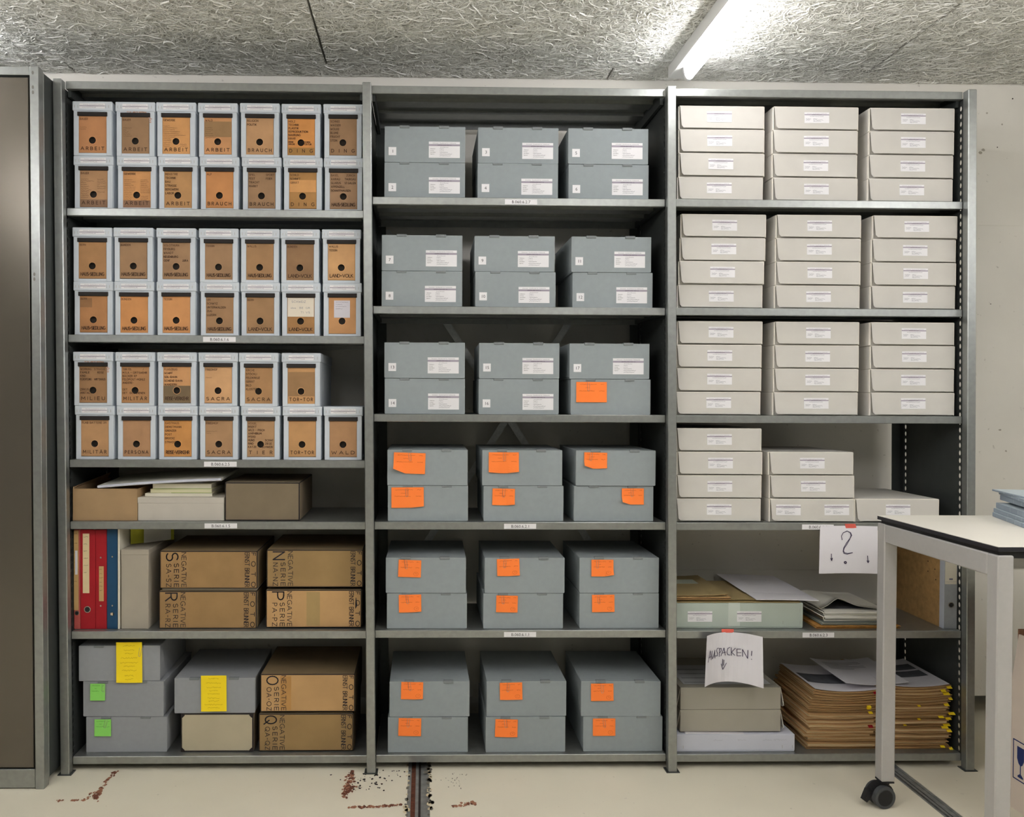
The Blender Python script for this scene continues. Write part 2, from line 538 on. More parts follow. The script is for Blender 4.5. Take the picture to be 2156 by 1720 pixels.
seam('rust_stain', [(733, 1700), (790, 1699), (848, 1694)], .0022, 26, [RUST, GOUGE])
seam('rust_stain', [(243, 1625), (205, 1668)], .0035, 34, [RUST, GOUGE])
seam('rust_stain', [(183, 1684), (210, 1668), (202, 1682)], .009, 18, [RUST, GOUGE])
seam('rust_stain', [(100, 1686), (182, 1685)], .0012, 16, [GOUGE])
seam('rust_stain', [(948, 1697), (985, 1694), (1000, 1690)], .004, 16, [RUST, GOUGE])
mb = MB()
for k in range(60):
    p = atz(rnd.gauss(775, 26), rnd.uniform(1622, 1665), 0)
    flake(mb, p[0], p[1], rnd.uniform(.0012, .0045), rnd, 0)
for k in range(26):
    p = atz(rnd.gauss(962, 12), rnd.uniform(1628, 1668), 0)
    flake(mb, p[0], p[1], rnd.uniform(.001, .0022), rnd, 0)
for k in range(8):
    p = atz(rnd.uniform(820, 870), rnd.uniform(1622, 1636), 0)
    flake(mb, p[0], p[1], rnd.uniform(.002, .004), rnd, 0)
o = part('dark_grit', mb, [SPECK], floor)
o['kind'] = 'stuff'
mb = MB()
rr = random.Random(11)
for k in range(110):
    e = rr.choice((RAILS[0][0], RAILS[0][1], RAILS[0][1]))
    flake(mb, e + rr.gauss(0, .004), rr.uniform(-.45, .1), rr.uniform(.003, .008), rr, rr.randint(0, 1), 0.0004)
o = part('chipped_paint', mb, [mat('chipped pale filler', (206, 192, 160), .9, 0, .15, 80), mat('bare grey concrete', (112, 108, 98), .9, 0, .15, 80)], floor)
o['kind'] = 'stuff'

mb = MB()
zz = [0.087, 0.580, 1.915, CEIL + .1]
for a, b in zip(zz, zz[1:]):
    mb.cbox(XL, XR, WALLY, WALLY + .2, a, b, .0012)
wall = structure('wall_back', mb, [WALLM])
rw = random.Random(17)
for sx, sy, sr, sm in ((2064, 322, .009, 0), (2070, 316, .007, 0), (2132, 208, .0035, 1), (2100, 310, .003, 1), (2078, 238, .005, 0), (2110, 262, .004, 0), (2086, 640, .003, 1), (2105, 905, .006, 0), (2118, 950, .005, 0)):
    p = at(sx, sy, WALLY)
    mb = MB()
    n = 7
    mb.prism([(p[0] + sr * rw.uniform(.5, 1.2) * math.cos(6.283 * k / n), p[2] + sr * rw.uniform(.4, 1.0) * math.sin(6.283 * k / n)) for k in range(n)], WALLY - .0004, WALLY + .001)
    part('wall_scuff', mb, [mat('grey scuff', (168, 162, 150), .9, 0, .1, 60) if sm == 0 else SPECK], wall)
mb = MB(); mb.box(XL, XR, .9, .95, -.02, .1)
structure('wall_recess', mb, [mat('dim plinth', (150, 146, 120), .9, 0, .05, 8)])
mb = MB(); mb.box(XL - .1, XL, YF, .95, 0, CEIL + .1); structure('wall_left', mb, [FARM])
mb = MB(); mb.box(XR, XR + .1, YF, .95, 0, CEIL + .1); structure('wall_right', mb, [FARM])
mb = MB(); mb.box(XL, XR, YF - .1, YF, 0, CEIL + .1); structure('wall_front', mb, [FARM])
ceil = structure('ceiling', (lambda q: (q.box(XL - .1, XR + .1, YF - .1, WALLY + .2, CEIL + .028, CEIL + .12), q)[1])(MB()), [WOOD])

# wood wool ceiling boards, 2.01 m long, with open joints; their strands are real ribbons
rows = [(0.345, WALLY, -.137), (-.187, .345, .818), (-.73, -.187, -.137), (-1.27, -.73, .818)]
rng = np.random.default_rng(5)
def strands(x0, x1, y0, y1, cover):
    area = (x1 - x0) * (y1 - y0)
    n = int(area * cover / (0.055 * 0.0022))
    ns = 6
    ctr = np.stack([rng.uniform(x0, x1, n), rng.uniform(y0, y1, n)], 1)
    L = rng.uniform(.025, .09, n)
    th = rng.normal(0, 1.1, n) + rng.integers(0, 2, n) * math.pi
    kap = rng.normal(0, 26, n)
    wob = rng.normal(0, .5, n)
    wdt = rng.uniform(.0008, .0015, n)
    zb = CEIL + .001 - rng.random(n) ** 1.3 * .0045
    tilt = rng.normal(0, .35, n)
    pts = np.zeros((n, ns + 1, 3)); ang = np.zeros((n, ns + 1))
    for k in range(ns + 1):
        t = k / ns - .5
        ang[:, k] = th + kap * L * t + wob * math.sin(6.28 * t)
    step = L / ns
    pts[:, 0, 0] = ctr[:, 0]; pts[:, 0, 1] = ctr[:, 1]
    for k in range(1, ns + 1):
        pts[:, k, 0] = pts[:, k - 1, 0] + step * np.cos(ang[:, k])
        pts[:, k, 1] = pts[:, k - 1, 1] + step * np.sin(ang[:, k])
    mid = pts[:, ns // 2, :2].copy() - ctr
    pts[:, :, 0] -= mid[:, None, 0]; pts[:, :, 1] -= mid[:, None, 1]
    bow = np.array([math.sin(math.pi * k / ns) for k in range(ns + 1)])
    pts[:, :, 2] = zb[:, None] - bow[None] * rng.uniform(0, .002, n)[:, None]
    nx, ny = -np.sin(ang), np.cos(ang)
    V = np.zeros((n, ns + 1, 2, 3))
    for s, sg in ((0, 1), (1, -1)):
        V[:, :, s, 0] = np.clip(pts[:, :, 0] + sg * nx * wdt[:, None], x0, x1)
        V[:, :, s, 1] = np.clip(pts[:, :, 1] + sg * ny * wdt[:, None], y0, y1)
        V[:, :, s, 2] = pts[:, :, 2] + sg * (np.tan(np.clip(tilt, -1.1, 1.1)) * wdt)[:, None]
    base = (np.arange(n) * (ns + 1) * 2)[:, None]
    q = np.arange(ns)[None] * 2
    F = np.stack([base + q, base + q + 1, base + q + 3, base + q + 2], 2).reshape(-1, 4)
    me = bpy.data.meshes.new('wood_wool')
    me.vertices.add(V.size // 3)
    me.vertices.foreach_set('co', V.reshape(-1).astype(np.float32))
    me.loops.add(F.size)
    me.loops.foreach_set('vertex_index', F.reshape(-1).astype(np.int32))
    me.polygons.add(len(F))
    me.polygons.foreach_set('loop_start', np.arange(0, F.size, 4, dtype=np.int32))
    mi = np.repeat(rng.integers(0, 2, n), ns).astype(np.int32)
    me.materials.append(STRAND); me.materials.append(STRANDB)
    me.polygons.foreach_set('material_index', mi)
    me.update(calc_edges=True)
    return me
for ri, (y0, y1, xj) in enumerate(rows):
    x = xj - 2.01 * 2
    while x < XR:
        a, b = max(x, XL), min(x + 2.01, XR)
        if b - a > .05:
            g = .004
            yo = 0.0 if ri else -.0
            mb = MB(); mb.cbox(a + g, b - g, y0 + .002, y1 - (.0 if ri == 0 else .002), CEIL, CEIL + .026, .002)
            p = part('ceiling_panel', mb, [WOOD], ceil)
            if a < 3.9 and b > -.9 and ri < 3:
                vis = (max(a, -.75) + g, min(b, 3.75) - g)
                if vis[1] - vis[0] > .05:
                    o = link('wood_wool', strands(vis[0], vis[1], y0 + .003, y1 - .003, (2.2, 2.2, 1.5)[ri]), p)
                    o['kind'] = 'stuff'
        x += 2.01
mb = MB(); mb.box(XL, XR, YF, -1.272, CEIL, CEIL + .02)
part('ceiling_panel', mb, [STRANDB], ceil)

# ------------------------------------------------------------------ ceiling lamps
def lamp(x, yfar, length, label, drop=0.0):
    t = thing('ceiling_lamp', label, 'lamp', (x, yfar, CEIL - drop), 0, 'ceiling strip lamps')
    mb = MB(); mb.cbox(-.036, .036, -length, 0, -.047, 0, .002)
    part('batten', mb, [LAMPW], t)
    if drop:
        for y in (-.2, -length + .2):
            mb = MB(); mb.cyl((0, y, 0), (0, y, drop), .004, 8); part('hanging_rod', mb, [STEEL], t)
    for y in (-.105, -length + .105):
        mb = MB()
        mb.prism([(-.014, -.046), (.024, -.046), (.024, -.078), (.018, -.088), (.008, -.092), (-.002, -.088), (-.008, -.078)], y - .008, y + .008)
        part('lamp_holder', mb, [LAMPW], t)
    mb = MB(); mb.cyl((.008, -.113, -.075), (.008, -length + .113, -.075), .0145, 16)
    part('lit_tube', mb, [TUBEM], t, smooth=False)
    if drop:
        mb = MB(); mb.cyl((0, -.113, .026), (0, -length + .113, .026), .0145, 16)  # upper tube added to brighten the ceiling
        part('lit_tube', mb, [TUBEM], t)
    return t
lamp(2.106, .325, .98, 'white strip lamp with a lit tube above the gap between blue-grey and beige boxes')
lamp(-.50, .33, .95, 'strip lamp above the left steel cabinet')
for lx, nm in ((-.64, 'far left'), (.70, 'left of the middle'), (2.106, 'in line with the lit tube'), (3.48, 'right of the middle'), (4.85, 'far right')):
    lamp(lx, -1.0, 1.55, 'unseen hanging strip lamp over the aisle, ' + nm, .30)  # unseen lamps added to brighten floor, fronts and ceiling; far right position inferred

for lx, nm in ((-.64, 'far left'), (2.106, 'in line with the lit tube'), (4.85, 'far right')):
    lamp(lx, -2.75, 1.55, 'added strip lamp at the back of the room, ' + nm)  # unseen row added to brighten the back room and steel reflections

# ------------------------------------------------------------------ shelving
K, ZC, HT = .00953, 1.13, 2.267
def X(i, z):
    return i - K * (z - ZC)
rack = thing('shelving_unit', 'galvanised steel shelving of three bays full of archive boxes', 'shelf')
for i in range(4):
    mb = MB()
    mb.cbox(i - .0143, i + .0143, 0, .030, 0, HT, .0022)
    part('upright', mb.shear(K, ZC), [STEEL], rack)
    mb = MB()
    for s in ((1,) if i == 0 else (-1,) if i == 3 else (1, -1)):
        a, b = sorted((i + s * .0095, i + s * .042))
        mb.box(a, b, .398, .402, 0, HT)
        a, b = sorted((i + s * .0095, i + s * .0115))
        mb.box(a, b, .372, .398, 0, HT)
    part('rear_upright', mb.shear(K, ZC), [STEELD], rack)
    mb = MB(); mb.box(i - .022, i + .022, -.004, .035, 0, .003)
    part('foot_plate', mb.move(K * ZC, 0, 0), [STEELD], rack)

def perforated(mb, y0, y1, z0, z1, pitch, hw, hh):
    """a strip in the plane x = 0 with a row of oval holes"""
    n = int((z1 - z0) / pitch)
    yc = (y0 + y1) / 2
    ov = [(yc + hw * math.cos(6.2832 * k / 12), hh * math.sin(6.2832 * k / 12)) for k in range(12)]
    for c in range(n):
        a = z0 + c * pitch
        b = a + pitch
        zc = (a + b) / 2
        bd = [(y1, zc), (y1, b - pitch * .2), (yc + hw * .5, b), (yc, b), (yc - hw * .5, b), (y0, b - pitch * .2), (y0, zc), (y0, a + pitch * .2), (yc - hw * .5, a), (yc, a), (yc + hw * .5, a), (y1, a + pitch * .2)]
        for k in range(12):
            q = (k + 1) % 12
            mb.face([(0, ov[k][0], zc + ov[k][1]), (0, bd[k][0], bd[k][1]), (0, bd[q][0], bd[q][1]), (0, ov[q][0], zc + ov[q][1])])
        for cy, cz, s1, s2 in ((y1, b, 1, 2), (y0, b, 5, 4), (y0, a, 7, 8), (y1, a, 11, 10)):
            mb.face([(0, cy, cz), (0,) + bd[s1], (0,) + bd[s2]])
    mb.face([(0, y0, z0 + n * pitch), (0, y1, z0 + n * pitch), (0, y1, z1), (0, y0, z1)])
pm = MB()
perforated(pm, .030, .062, .02, HT - .02, .0257, .0052, .0086)
pm.face([(0, .062, .02), (0, .352, .02), (0, .352, HT - .02), (0, .062, HT - .02)])
perforated(pm, .352, .376, .02, HT - .02, .0257, .0052, .0086)
pm.face([(0, .376, .02), (0, .40, .02), (0, .40, HT - .02), (0, .376, HT - .02)])
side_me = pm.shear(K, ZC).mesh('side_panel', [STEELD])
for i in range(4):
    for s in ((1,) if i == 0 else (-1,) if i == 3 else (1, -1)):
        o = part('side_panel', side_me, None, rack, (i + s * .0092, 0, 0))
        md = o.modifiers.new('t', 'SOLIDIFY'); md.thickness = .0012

SHELF = [[2.269, 1.856, 1.442, 1.031, .827, .464, .049], [2.266, 1.902, 1.542, 1.185, .827, .466, .050], [2.268, 1.903, 1.543, 1.185, .826, .463, .048]]
shelf_objs = {}
for bay in range(3):
    for k, z in enumerate(SHELF[bay]):
        a, b = X(bay, z) + .0150, X(bay + 1, z) - .0150
        mb = MB()
        mb.box(a, b, .034, .396, z - .0016, z - .0004)
        mb.cbox(a, b, .028, .036, z - .0252, z, .0016)
        mb.box(a, b, .036, .046, z - .0252, z - .0236)
        mb.box(a, b, .388, .396, z - .0252, z - .0005)
        for y in (.135, .255):
            mb.box(a + .01, b - .01, y, y + .055, z - .014, z - .0012)
        sh = part('shelf', mb, [STEEL], rack)
        shelf_objs[bay, k] = sh
        for x0 in (a, b - .010):
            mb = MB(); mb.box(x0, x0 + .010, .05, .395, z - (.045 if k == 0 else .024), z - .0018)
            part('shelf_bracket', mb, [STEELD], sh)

def shelf_label(bay, k, px, txt):
    z = SHELF[bay][k]
    p = at(px, 860 + 0, .028)
    cx = at(px, 841 - (z - 1.2408) * 636, .028)[0]
    mb = MB()
    mb.box(cx - .0535, cx + .0535, .0274, .0279, z - .0218, z - .0052)
    print_text(mb, txt, cx, z - .0186, .0098, .0271, 1, None, True)
    part('shelf_label', mb, [WHITE, INK], shelf_objs[bay, k])
shelf_label(0, 2, 462, 'B.060.6.1.6'); shelf_label(0, 3, 464, 'B.060.6.2.5'); shelf_label(0, 4, 465, 'B.060.6.1.5')
shelf_label(1, 1, 1097, 'B.060.6.2.7'); shelf_label(1, 4, 1095, 'B.060.6.2.1'); shelf_label(1, 5, 1095, 'B.060.6.1.1')
shelf_label(2, 4, 1722, 'B.060.6.1.4'); shelf_label(2, 5, 1723, 'B.060.6.2.3')

for (xa, za), (xb, zb), y in (((1.036, 1.865), (1.935, .505), .4085), ((1.936, 1.85), (1.04, .455), .4135)):
    mb = MB()
    dx, dz = xb - xa, zb - za
    L = math.hypot(dx, dz)
    nx, nz = -dz / L * .0125, dx / L * .0125
    mb.prism([(xa - nx, za - nz), (xb - nx, zb - nz), (xb + nx, zb + nz), (xa + nx, za + nz)], y, y + .003)
    part('cross_brace', mb, [mat('bright zinc strap', (226, 228, 227), .45, .25, .1, 90)], rack)

# ------------------------------------------------------------------ steel cabinet at the left
cab = thing('steel_cabinet', 'steel cabinet with a bronze brown front, left of the shelving', 'cabinet', (-.0185, -.098, 0))
def cpart(name, boxes, m):
    mb = MB()
    for bx in boxes:
        mb.cbox(*bx, .0012)
    part(name, mb.shear(.0061, 1.13), [m], cab)
cpart('corner_post', [(-.0275, 0, 0, .034, 0, 2.267)], STEEL)
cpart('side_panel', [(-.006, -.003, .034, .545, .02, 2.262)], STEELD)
cpart('side_post', [(-.02, -.001, .036, .042, .02, 2.26)], STEEL)
cpart('top_rail', [(-1.0, -.0285, .002, .03, 2.240, 2.2665)], STEEL)
cpart('bottom_rail', [(-1.0, -.0285, .002, .03, .004, .0625)], STEEL)
cpart('front_panel', [(-1.0, -.0345, .004, .02, .0675, 2.2335)], DOORM)
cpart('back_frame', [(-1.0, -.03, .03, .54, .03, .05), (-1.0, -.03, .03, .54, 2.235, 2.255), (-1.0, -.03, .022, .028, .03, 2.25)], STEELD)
mb = MB()
for z in (2.247, 2.202, 2.186, 1.62, 1.605):
    mb.prism([(-.0175 + .0035 * math.cos(k * .7854), z + .006 * math.sin(k * .7854)) for k in range(8)], -.0004, .0)
part('slot', mb.shear(.0061, 1.13), [mat('slot grey', (120, 118, 112), .6, .3, .05)], cab)

# ------------------------------------------------------------------ pale index boxes (left bay, shelves 1-3)
W1, D1, H1 = .132, .325, .1775
ORD = ['first', 'second', 'third', 'fourth', 'fifth', 'sixth', 'seventh']
def frame_body():
    mb = MB()
    w, t = .062, .0135
    zt = .1475
    # front board as a frame around a recess, plus sides, back, floor
    mb.cbox(-w, -w + .0165, .003, .012, 0, zt, .001)
    mb.cbox(w - .0165, w, .003, .012, 0, zt, .001)
    mb.box(-w + .0165, w - .0165, .0035, .012, 0, .0085)
    mb.box(-w + .0165, w - .0165, .0035, .012, .138, zt)
    mb.cbox(-w, -w + .004, .012, D1, 0, zt, .001)
    mb.cbox(w - .004, w, .012, D1, 0, zt, .001)
    mb.box(-w + .004, w - .004, D1 - .004, D1, 0, zt)
    mb.box(-w + .004, w - .004, .012, D1 - .004, 0, .003)
    mb.box(w - .0055, w - .0045, .0024, .0032, .002, zt - .002)
    return mb.mesh('body', [PALE])
def lid_mesh():
    mb = MB()
    mb.cbox(-.0652, .0652, 0, D1 + .003, .1465, H1, .0022)
    return mb.mesh('lid', [PALE])
BODY_ME, LID_ME = frame_body(), lid_mesh()
mb = MB()
for x in (-.057, .054, -.0465, .0445):
    mb.box(x - .0005, x + .0005, -.0006, .0003, .156, .165)
STAPLE_ME = mb.mesh('staple', [WIRE])
mb = MB()
mb.box(-.0415, .0415, -.0005, 0, .1535, .1705, 0)
mb.face([(-.0415, -.0007, .1608), (.0415, -.0007, .1608), (.0415, -.0007, .1632), (-.0415, -.0007, .1632)], 1)
print_text(mb, 'Schweizer. Gesellschaft für Volkskunde', .004, .1656, .0022, -.0008, 3, .066, True)
print_text(mb, 'SAMMLUNG SGV 12', .002, .1611, .0018, -.0009, 2, .036, True)
mb.lines(squiggle(-.032, .1565, .045, .0016, random.Random(2)), .0006, FRONT(0, -.0008, 0), 3)
LIDLABEL_ME = mb.mesh('lid_label', [WHITE, STRIPE, INK, INKL])
mb = MB(); mb.cbox(-.0485, .0485, -.0012, .006, .1290, .1425, .0008)
BAR_ME = mb.mesh('top_bar', [BLACK])

def holed_plate(mb, x0, x1, z0, z1, y, hx, hz, hr, m=0, n=16):
    ring = [(hx + hr * math.cos(6.2832 * k / n), hz + hr * math.sin(6.2832 * k / n)) for k in range(n)]
    bd = []
    for k in range(n):
        c, s = math.cos(6.2832 * k / n), math.sin(6.2832 * k / n)
        t = min(((x1 - hx) / c if c > 1e-6 else (x0 - hx) / c if c < -1e-6 else 9), ((z1 - hz) / s if s > 1e-6 else (z0 - hz) / s if s < -1e-6 else 9))
        bd.append((hx + c * t, hz + s * t))
    for k in range(n):
        q = (k + 1) % n
        pts = [ring[k], bd[k]]
        for cxn, czn in ((x1, z1), (x0, z1), (x0, z0), (x1, z0)):
            a0, a1 = math.atan2(bd[k][1] - hz, bd[k][0] - hx) % 6.2832, math.atan2(bd[q][1] - hz, bd[q][0] - hx) % 6.2832
            ac = math.atan2(czn - hz, cxn - hx) % 6.2832
            if a1 < a0: a1 += 6.2832
            if a0 + 1e-6 < ac < a1 - 1e-6 or a0 + 1e-6 < ac + 6.2832 < a1 - 1e-6:
                pts.append((cxn, czn))
        pts += [bd[q], ring[q]]
        mb.face([(p[0], y, p[1]) for p in pts], m)
    return ring

def drawer_mesh(rgb):
    mb = MB()
    x0, x1, z0, z1, y = -.0452, .0452, .0090, .1295, .0042
    hx, hz, hr = -.0008, .0505, .0116
    n = 16
    ring = holed_plate(mb, x0, x1, z0, z1, y, hx, hz, hr)
    for k in range(n):
        q = (k + 1) % n
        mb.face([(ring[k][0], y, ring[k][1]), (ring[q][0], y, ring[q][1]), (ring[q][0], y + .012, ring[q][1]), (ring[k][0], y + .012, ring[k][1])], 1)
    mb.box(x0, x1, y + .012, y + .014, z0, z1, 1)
    for bx in ((x0, x0 + .001, z0, z1), (x1 - .001, x1, z0, z1), (x0, x1, z0, z0 + .001)):
        mb.box(bx[0], bx[1], y, y + .013, bx[2], bx[3], 0)
    mb.ring((hx, hz), hr, hr + .0011, y - .0004, y, 16, 2)
    l_ = sum(rgb) / 3.0
    soft = tuple(min(255, v * 1.04 + (l_ - v) * .14) for v in rgb)
    m0 = mat('index card %d %d %d' % rgb, soft, .8, 0, .09, 22, .08, 260)
    m2 = mat('index card edge %d %d %d' % rgb, tuple(min(255, int(v * 1.18)) for v in soft), .8, 0, 0)
    return mb.mesh('drawer_front', [m0, HOLE, m2])
DRAW = {}
a_, b_, c_, d_, e_ = (186, 126, 80), (152, 116, 82), (204, 144, 84), (186, 140, 96), (166, 120, 76)
# title, lines (right-hand entries after |, ~n a line too small to read), colour, patch (z0, z1, rgb)
T = {
 '1t': [('ARBEIT', ['BAUER', '', '~22', '~18'], a_, None), ('ARBEIT', ['BAUER', '', '~28', '~12', '~18', '~24', '~28'], b_, None),
        ('ARBEIT', ['GEWERBE', '', '~20', '~44', '~36', '~52', '~48', '~70', '~38', '~22', '~24|~', '~22', '~20|~22', '~20|~24'], c_, None),
        ('ARBEIT', ['WALD', '', '~22', '~24', '~18', '~24', '~26', '~34'], (196, 138, 88), (.066, .117, (150, 118, 82))),
        ('BRAUCH', ['RELIGION', 'POLITIK'], d_, None), ('D I N G', ['HOLZ', 'TECHNIK', 'PLASTIK', 'REPRODUKTION', 'NAHRUNG', 'HAAR', '+DENK|ZEICHEN', '+ARCHI-|TEKTUR'], (204, 134, 66), (.009, .034, (160, 120, 68))),
        ('D I N G', ['SCHNEE', 'WASSER', 'WOLKE', 'BLUME', 'FRUCHT', 'STEIN'], b_, None)],
 '1b': [('ARBEIT', ['BAUER', '', '~24|~20', '~42|~26', '~16|~28', '~20|~8', '~26|~26', '~24|~26', '~32', '~26|~24', '~20', '~26', '~22'], (172, 128, 88), (.009, .034, (140, 108, 84))),
        ('ARBEIT', ['GEWERBE', '', '~26|~22', '~36|~26', '~22|~20', '~30|~22', '~36|~26', '~36|~34', '~34|~34', '~24|~32', '~24', '~22|~24', '~24|~24', '~22|~20'], (198, 138, 82), (.009, .033, (140, 106, 82))),
        ('ARBEIT', ['INDUSTRIE', 'TECHNIK', 'BAU', 'STRASSE', 'BERGWERK', 'LABOR'], (178, 130, 80), None), ('BRAUCH', ['ALP'], (190, 126, 72), None),
        ('BRAUCH', ['SPIEL|SPORT', 'FEST|FEIER', 'TRACHT', 'MARKT'], b_, None), ('D I N G', ['SCHILD', 'SCHRIFT', 'GERÄT'], (170, 122, 66), (.064, .104, (208, 154, 98))),
        ('HAUS-SIEDLUNG', ['BASEL|ZÜRICH', 'AARAU|THURGAU', 'GLARUS|ST.GALLEN', 'APPENZELL', 'SCHAFFHAUSEN'], (156, 120, 88), None)],
 '2t': [('HAUS-SIEDLUNG', ['BERN'], e_, None), ('HAUS-SIEDLUNG', ['BÜNDEN'], b_, None), ('HAUS-SIEDLUNG', ['SOLOTHURN', 'FRYBURG', 'WAADT', 'NEUENBURG', 'GENF|JURA'], b_, None),
        ('HAUS-SIEDLUNG', ['TESSIN'], b_, None), ('HAUS-SIEDLUNG', ['WALLIS'], (158, 118, 78), None), ('LAND=VOLK', ['BÜNDEN'], (140, 104, 70), None), ('LAND=VOLK', ['WALLIS', 'TESSIN'], (200, 150, 98), None)],
 '2b': [('HAUS=SIEDLUNG', ['BERN'], (170, 116, 70), (.092, .122, (142, 104, 70))), ('HAUS=SIEDLUNG', ['BÜNDEN'], (200, 134, 76), None), ('HAUS=SIEDLUNG', ['TESSIN'], (200, 136, 80), None),
        ('HAUS-SIEDLUNG', ['URI', 'SCHWYZ', 'UNTERWALDEN', 'ZUG', 'LUZERN'], (152, 114, 78), None), ('LAND=VOLK', ['BERN'], (152, 114, 76), None), ('LAND=VOLK', [], (160, 114, 66), None), ('', [], (190, 136, 86), None)],
 '3t': [('MILIEU', ['WOHNUNG|STRASSE', 'FAMILIE|REISE', 'KIND|', 'FLÜCHTLING|WIRTSHAUS', '', '', 'ZIRKUS|', 'ANSTALT|'], (150, 110, 72), None),
        ('MILITÄR', ['TERR FÜS 47|/66', 'M.S.A + ORTSWEHR', 'BÄCKER KP', 'FELDPOST-MÜHLE', 'ANDERE-', '', 'DET.', 'DET. GÖSCHENEN'], (172, 122, 76), None),
        ('REISE-VERKEHR', ['FLUGZEUG', 'SCHIFF', 'SEIL-BAHN', 'SCHIENE-BAHN', 'WANDERN'], (196, 140, 88), (.0092, .0660, (116, 98, 74))),
        ('SACRA', ['FRIEDHOF', '', '~20'], (196, 148, 100), None), ('SACRA', ['KIRCHE', 'STÖCKLI', 'FELDKREUZ', 'GERÄT', 'BILD', 'KLOSTER'], (166, 122, 78), None), ('TOR=TOR', [], (190, 140, 88), (.034, .115, (150, 116, 80)))],
 '3b': [('MILITÄR', ['FLAB BATTERIE 311'], (178, 132, 88), None), ('PERSONA', [], (168, 124, 86), None), ('REISE-VERKEHR', ['GASTHAUS', 'DIENSTMANN', 'GRENZER', 'POST', 'BRÜCKE', 'STRASSE'], (192, 130, 66), None),
        ('SACRA', ['FRIEDHOF', '', '~34', '~14'], (162, 122, 84), None), ('T I E R', ['VOGEL', 'INSEKT', 'WILD - FISCH', 'AMPHIBIUM', 'PFERD', 'HUND|SCHAF', 'RIND|ZIEGE', 'KATZE|SCHWEIN'], (168, 128, 88), None),
        ('TOR=TOR', [], (180, 132, 82), None), ('WALD', [], (168, 124, 84), None)],
}
XS = {'1t': [.083, .223, .357, .494, .633, .769, .908], '1b': [.085, .227, .363, .5, .639, .775, .910],
      '2t': [.081, .217, .357, .497, .633, .766, .904], '2b': [.085, .219, .358, .5, .635, .769, .907],
      '3t': [.084, .222, .36, .496, .63, .771], '3b': [.088, .226, .363, .499, .637, .775, .911]}
SHN = {'1': 'top left shelf', '2': 'second left shelf', '3': 'third left shelf'}
def lettering(title, lines, rnd):
    mb, mt_ = MB(), MB()
    Y = .0036
    z, big = .1172, .0064
    small = len(lines) > 9
    x0 = -.0415
    for i, ln in enumerate(lines):
        pitch = .0126
        hh = .0062
        tiny = ln.startswith('~') or ln.startswith('|~') or ln.startswith('+')
        if tiny or small:
            pitch = .0060 if small else .0066
        if len(lines) >= 8 and not small and not tiny:
            pitch = .0112
        if ln.startswith('+'):
            ln = ln[1:]; pitch = .0072; hh = .0048
        cols = ln.split('|')
        for c, tx in enumerate(cols):
            xx = x0 if c == 0 else (.012 if ln.startswith('~') else .0405 - .0052 * len(tx))
            if c == 1 and not tx.startswith('~'):
                xx = max(xx, .004)
            if tx.startswith('~'):
                if len(tx) > 1:
                    mb.lines(squiggle(xx, z, float(tx[1:]) * .00105, .0026, rnd), .00065, FRONT(0, Y, 0), 1)
            elif tx:
                wid = (.036 if len(cols) > 1 else .080)
                mb.lines(text_lines(tx, xx, z, hh, None, .28, wid), .0011, FRONT(0, Y, 0), 1 if i == 0 else 0)
        z -= pitch if i or not small else .012
    if title:
        h = .0102
        gap = .55 if len(title) < 8 else .16
        mt_.lines(text_lines(title, -.0385, .0185, h, .0765, gap), .0018, FRONT(0, Y, 0), 0)
    return mb, mt_
rnd = random.Random(21)
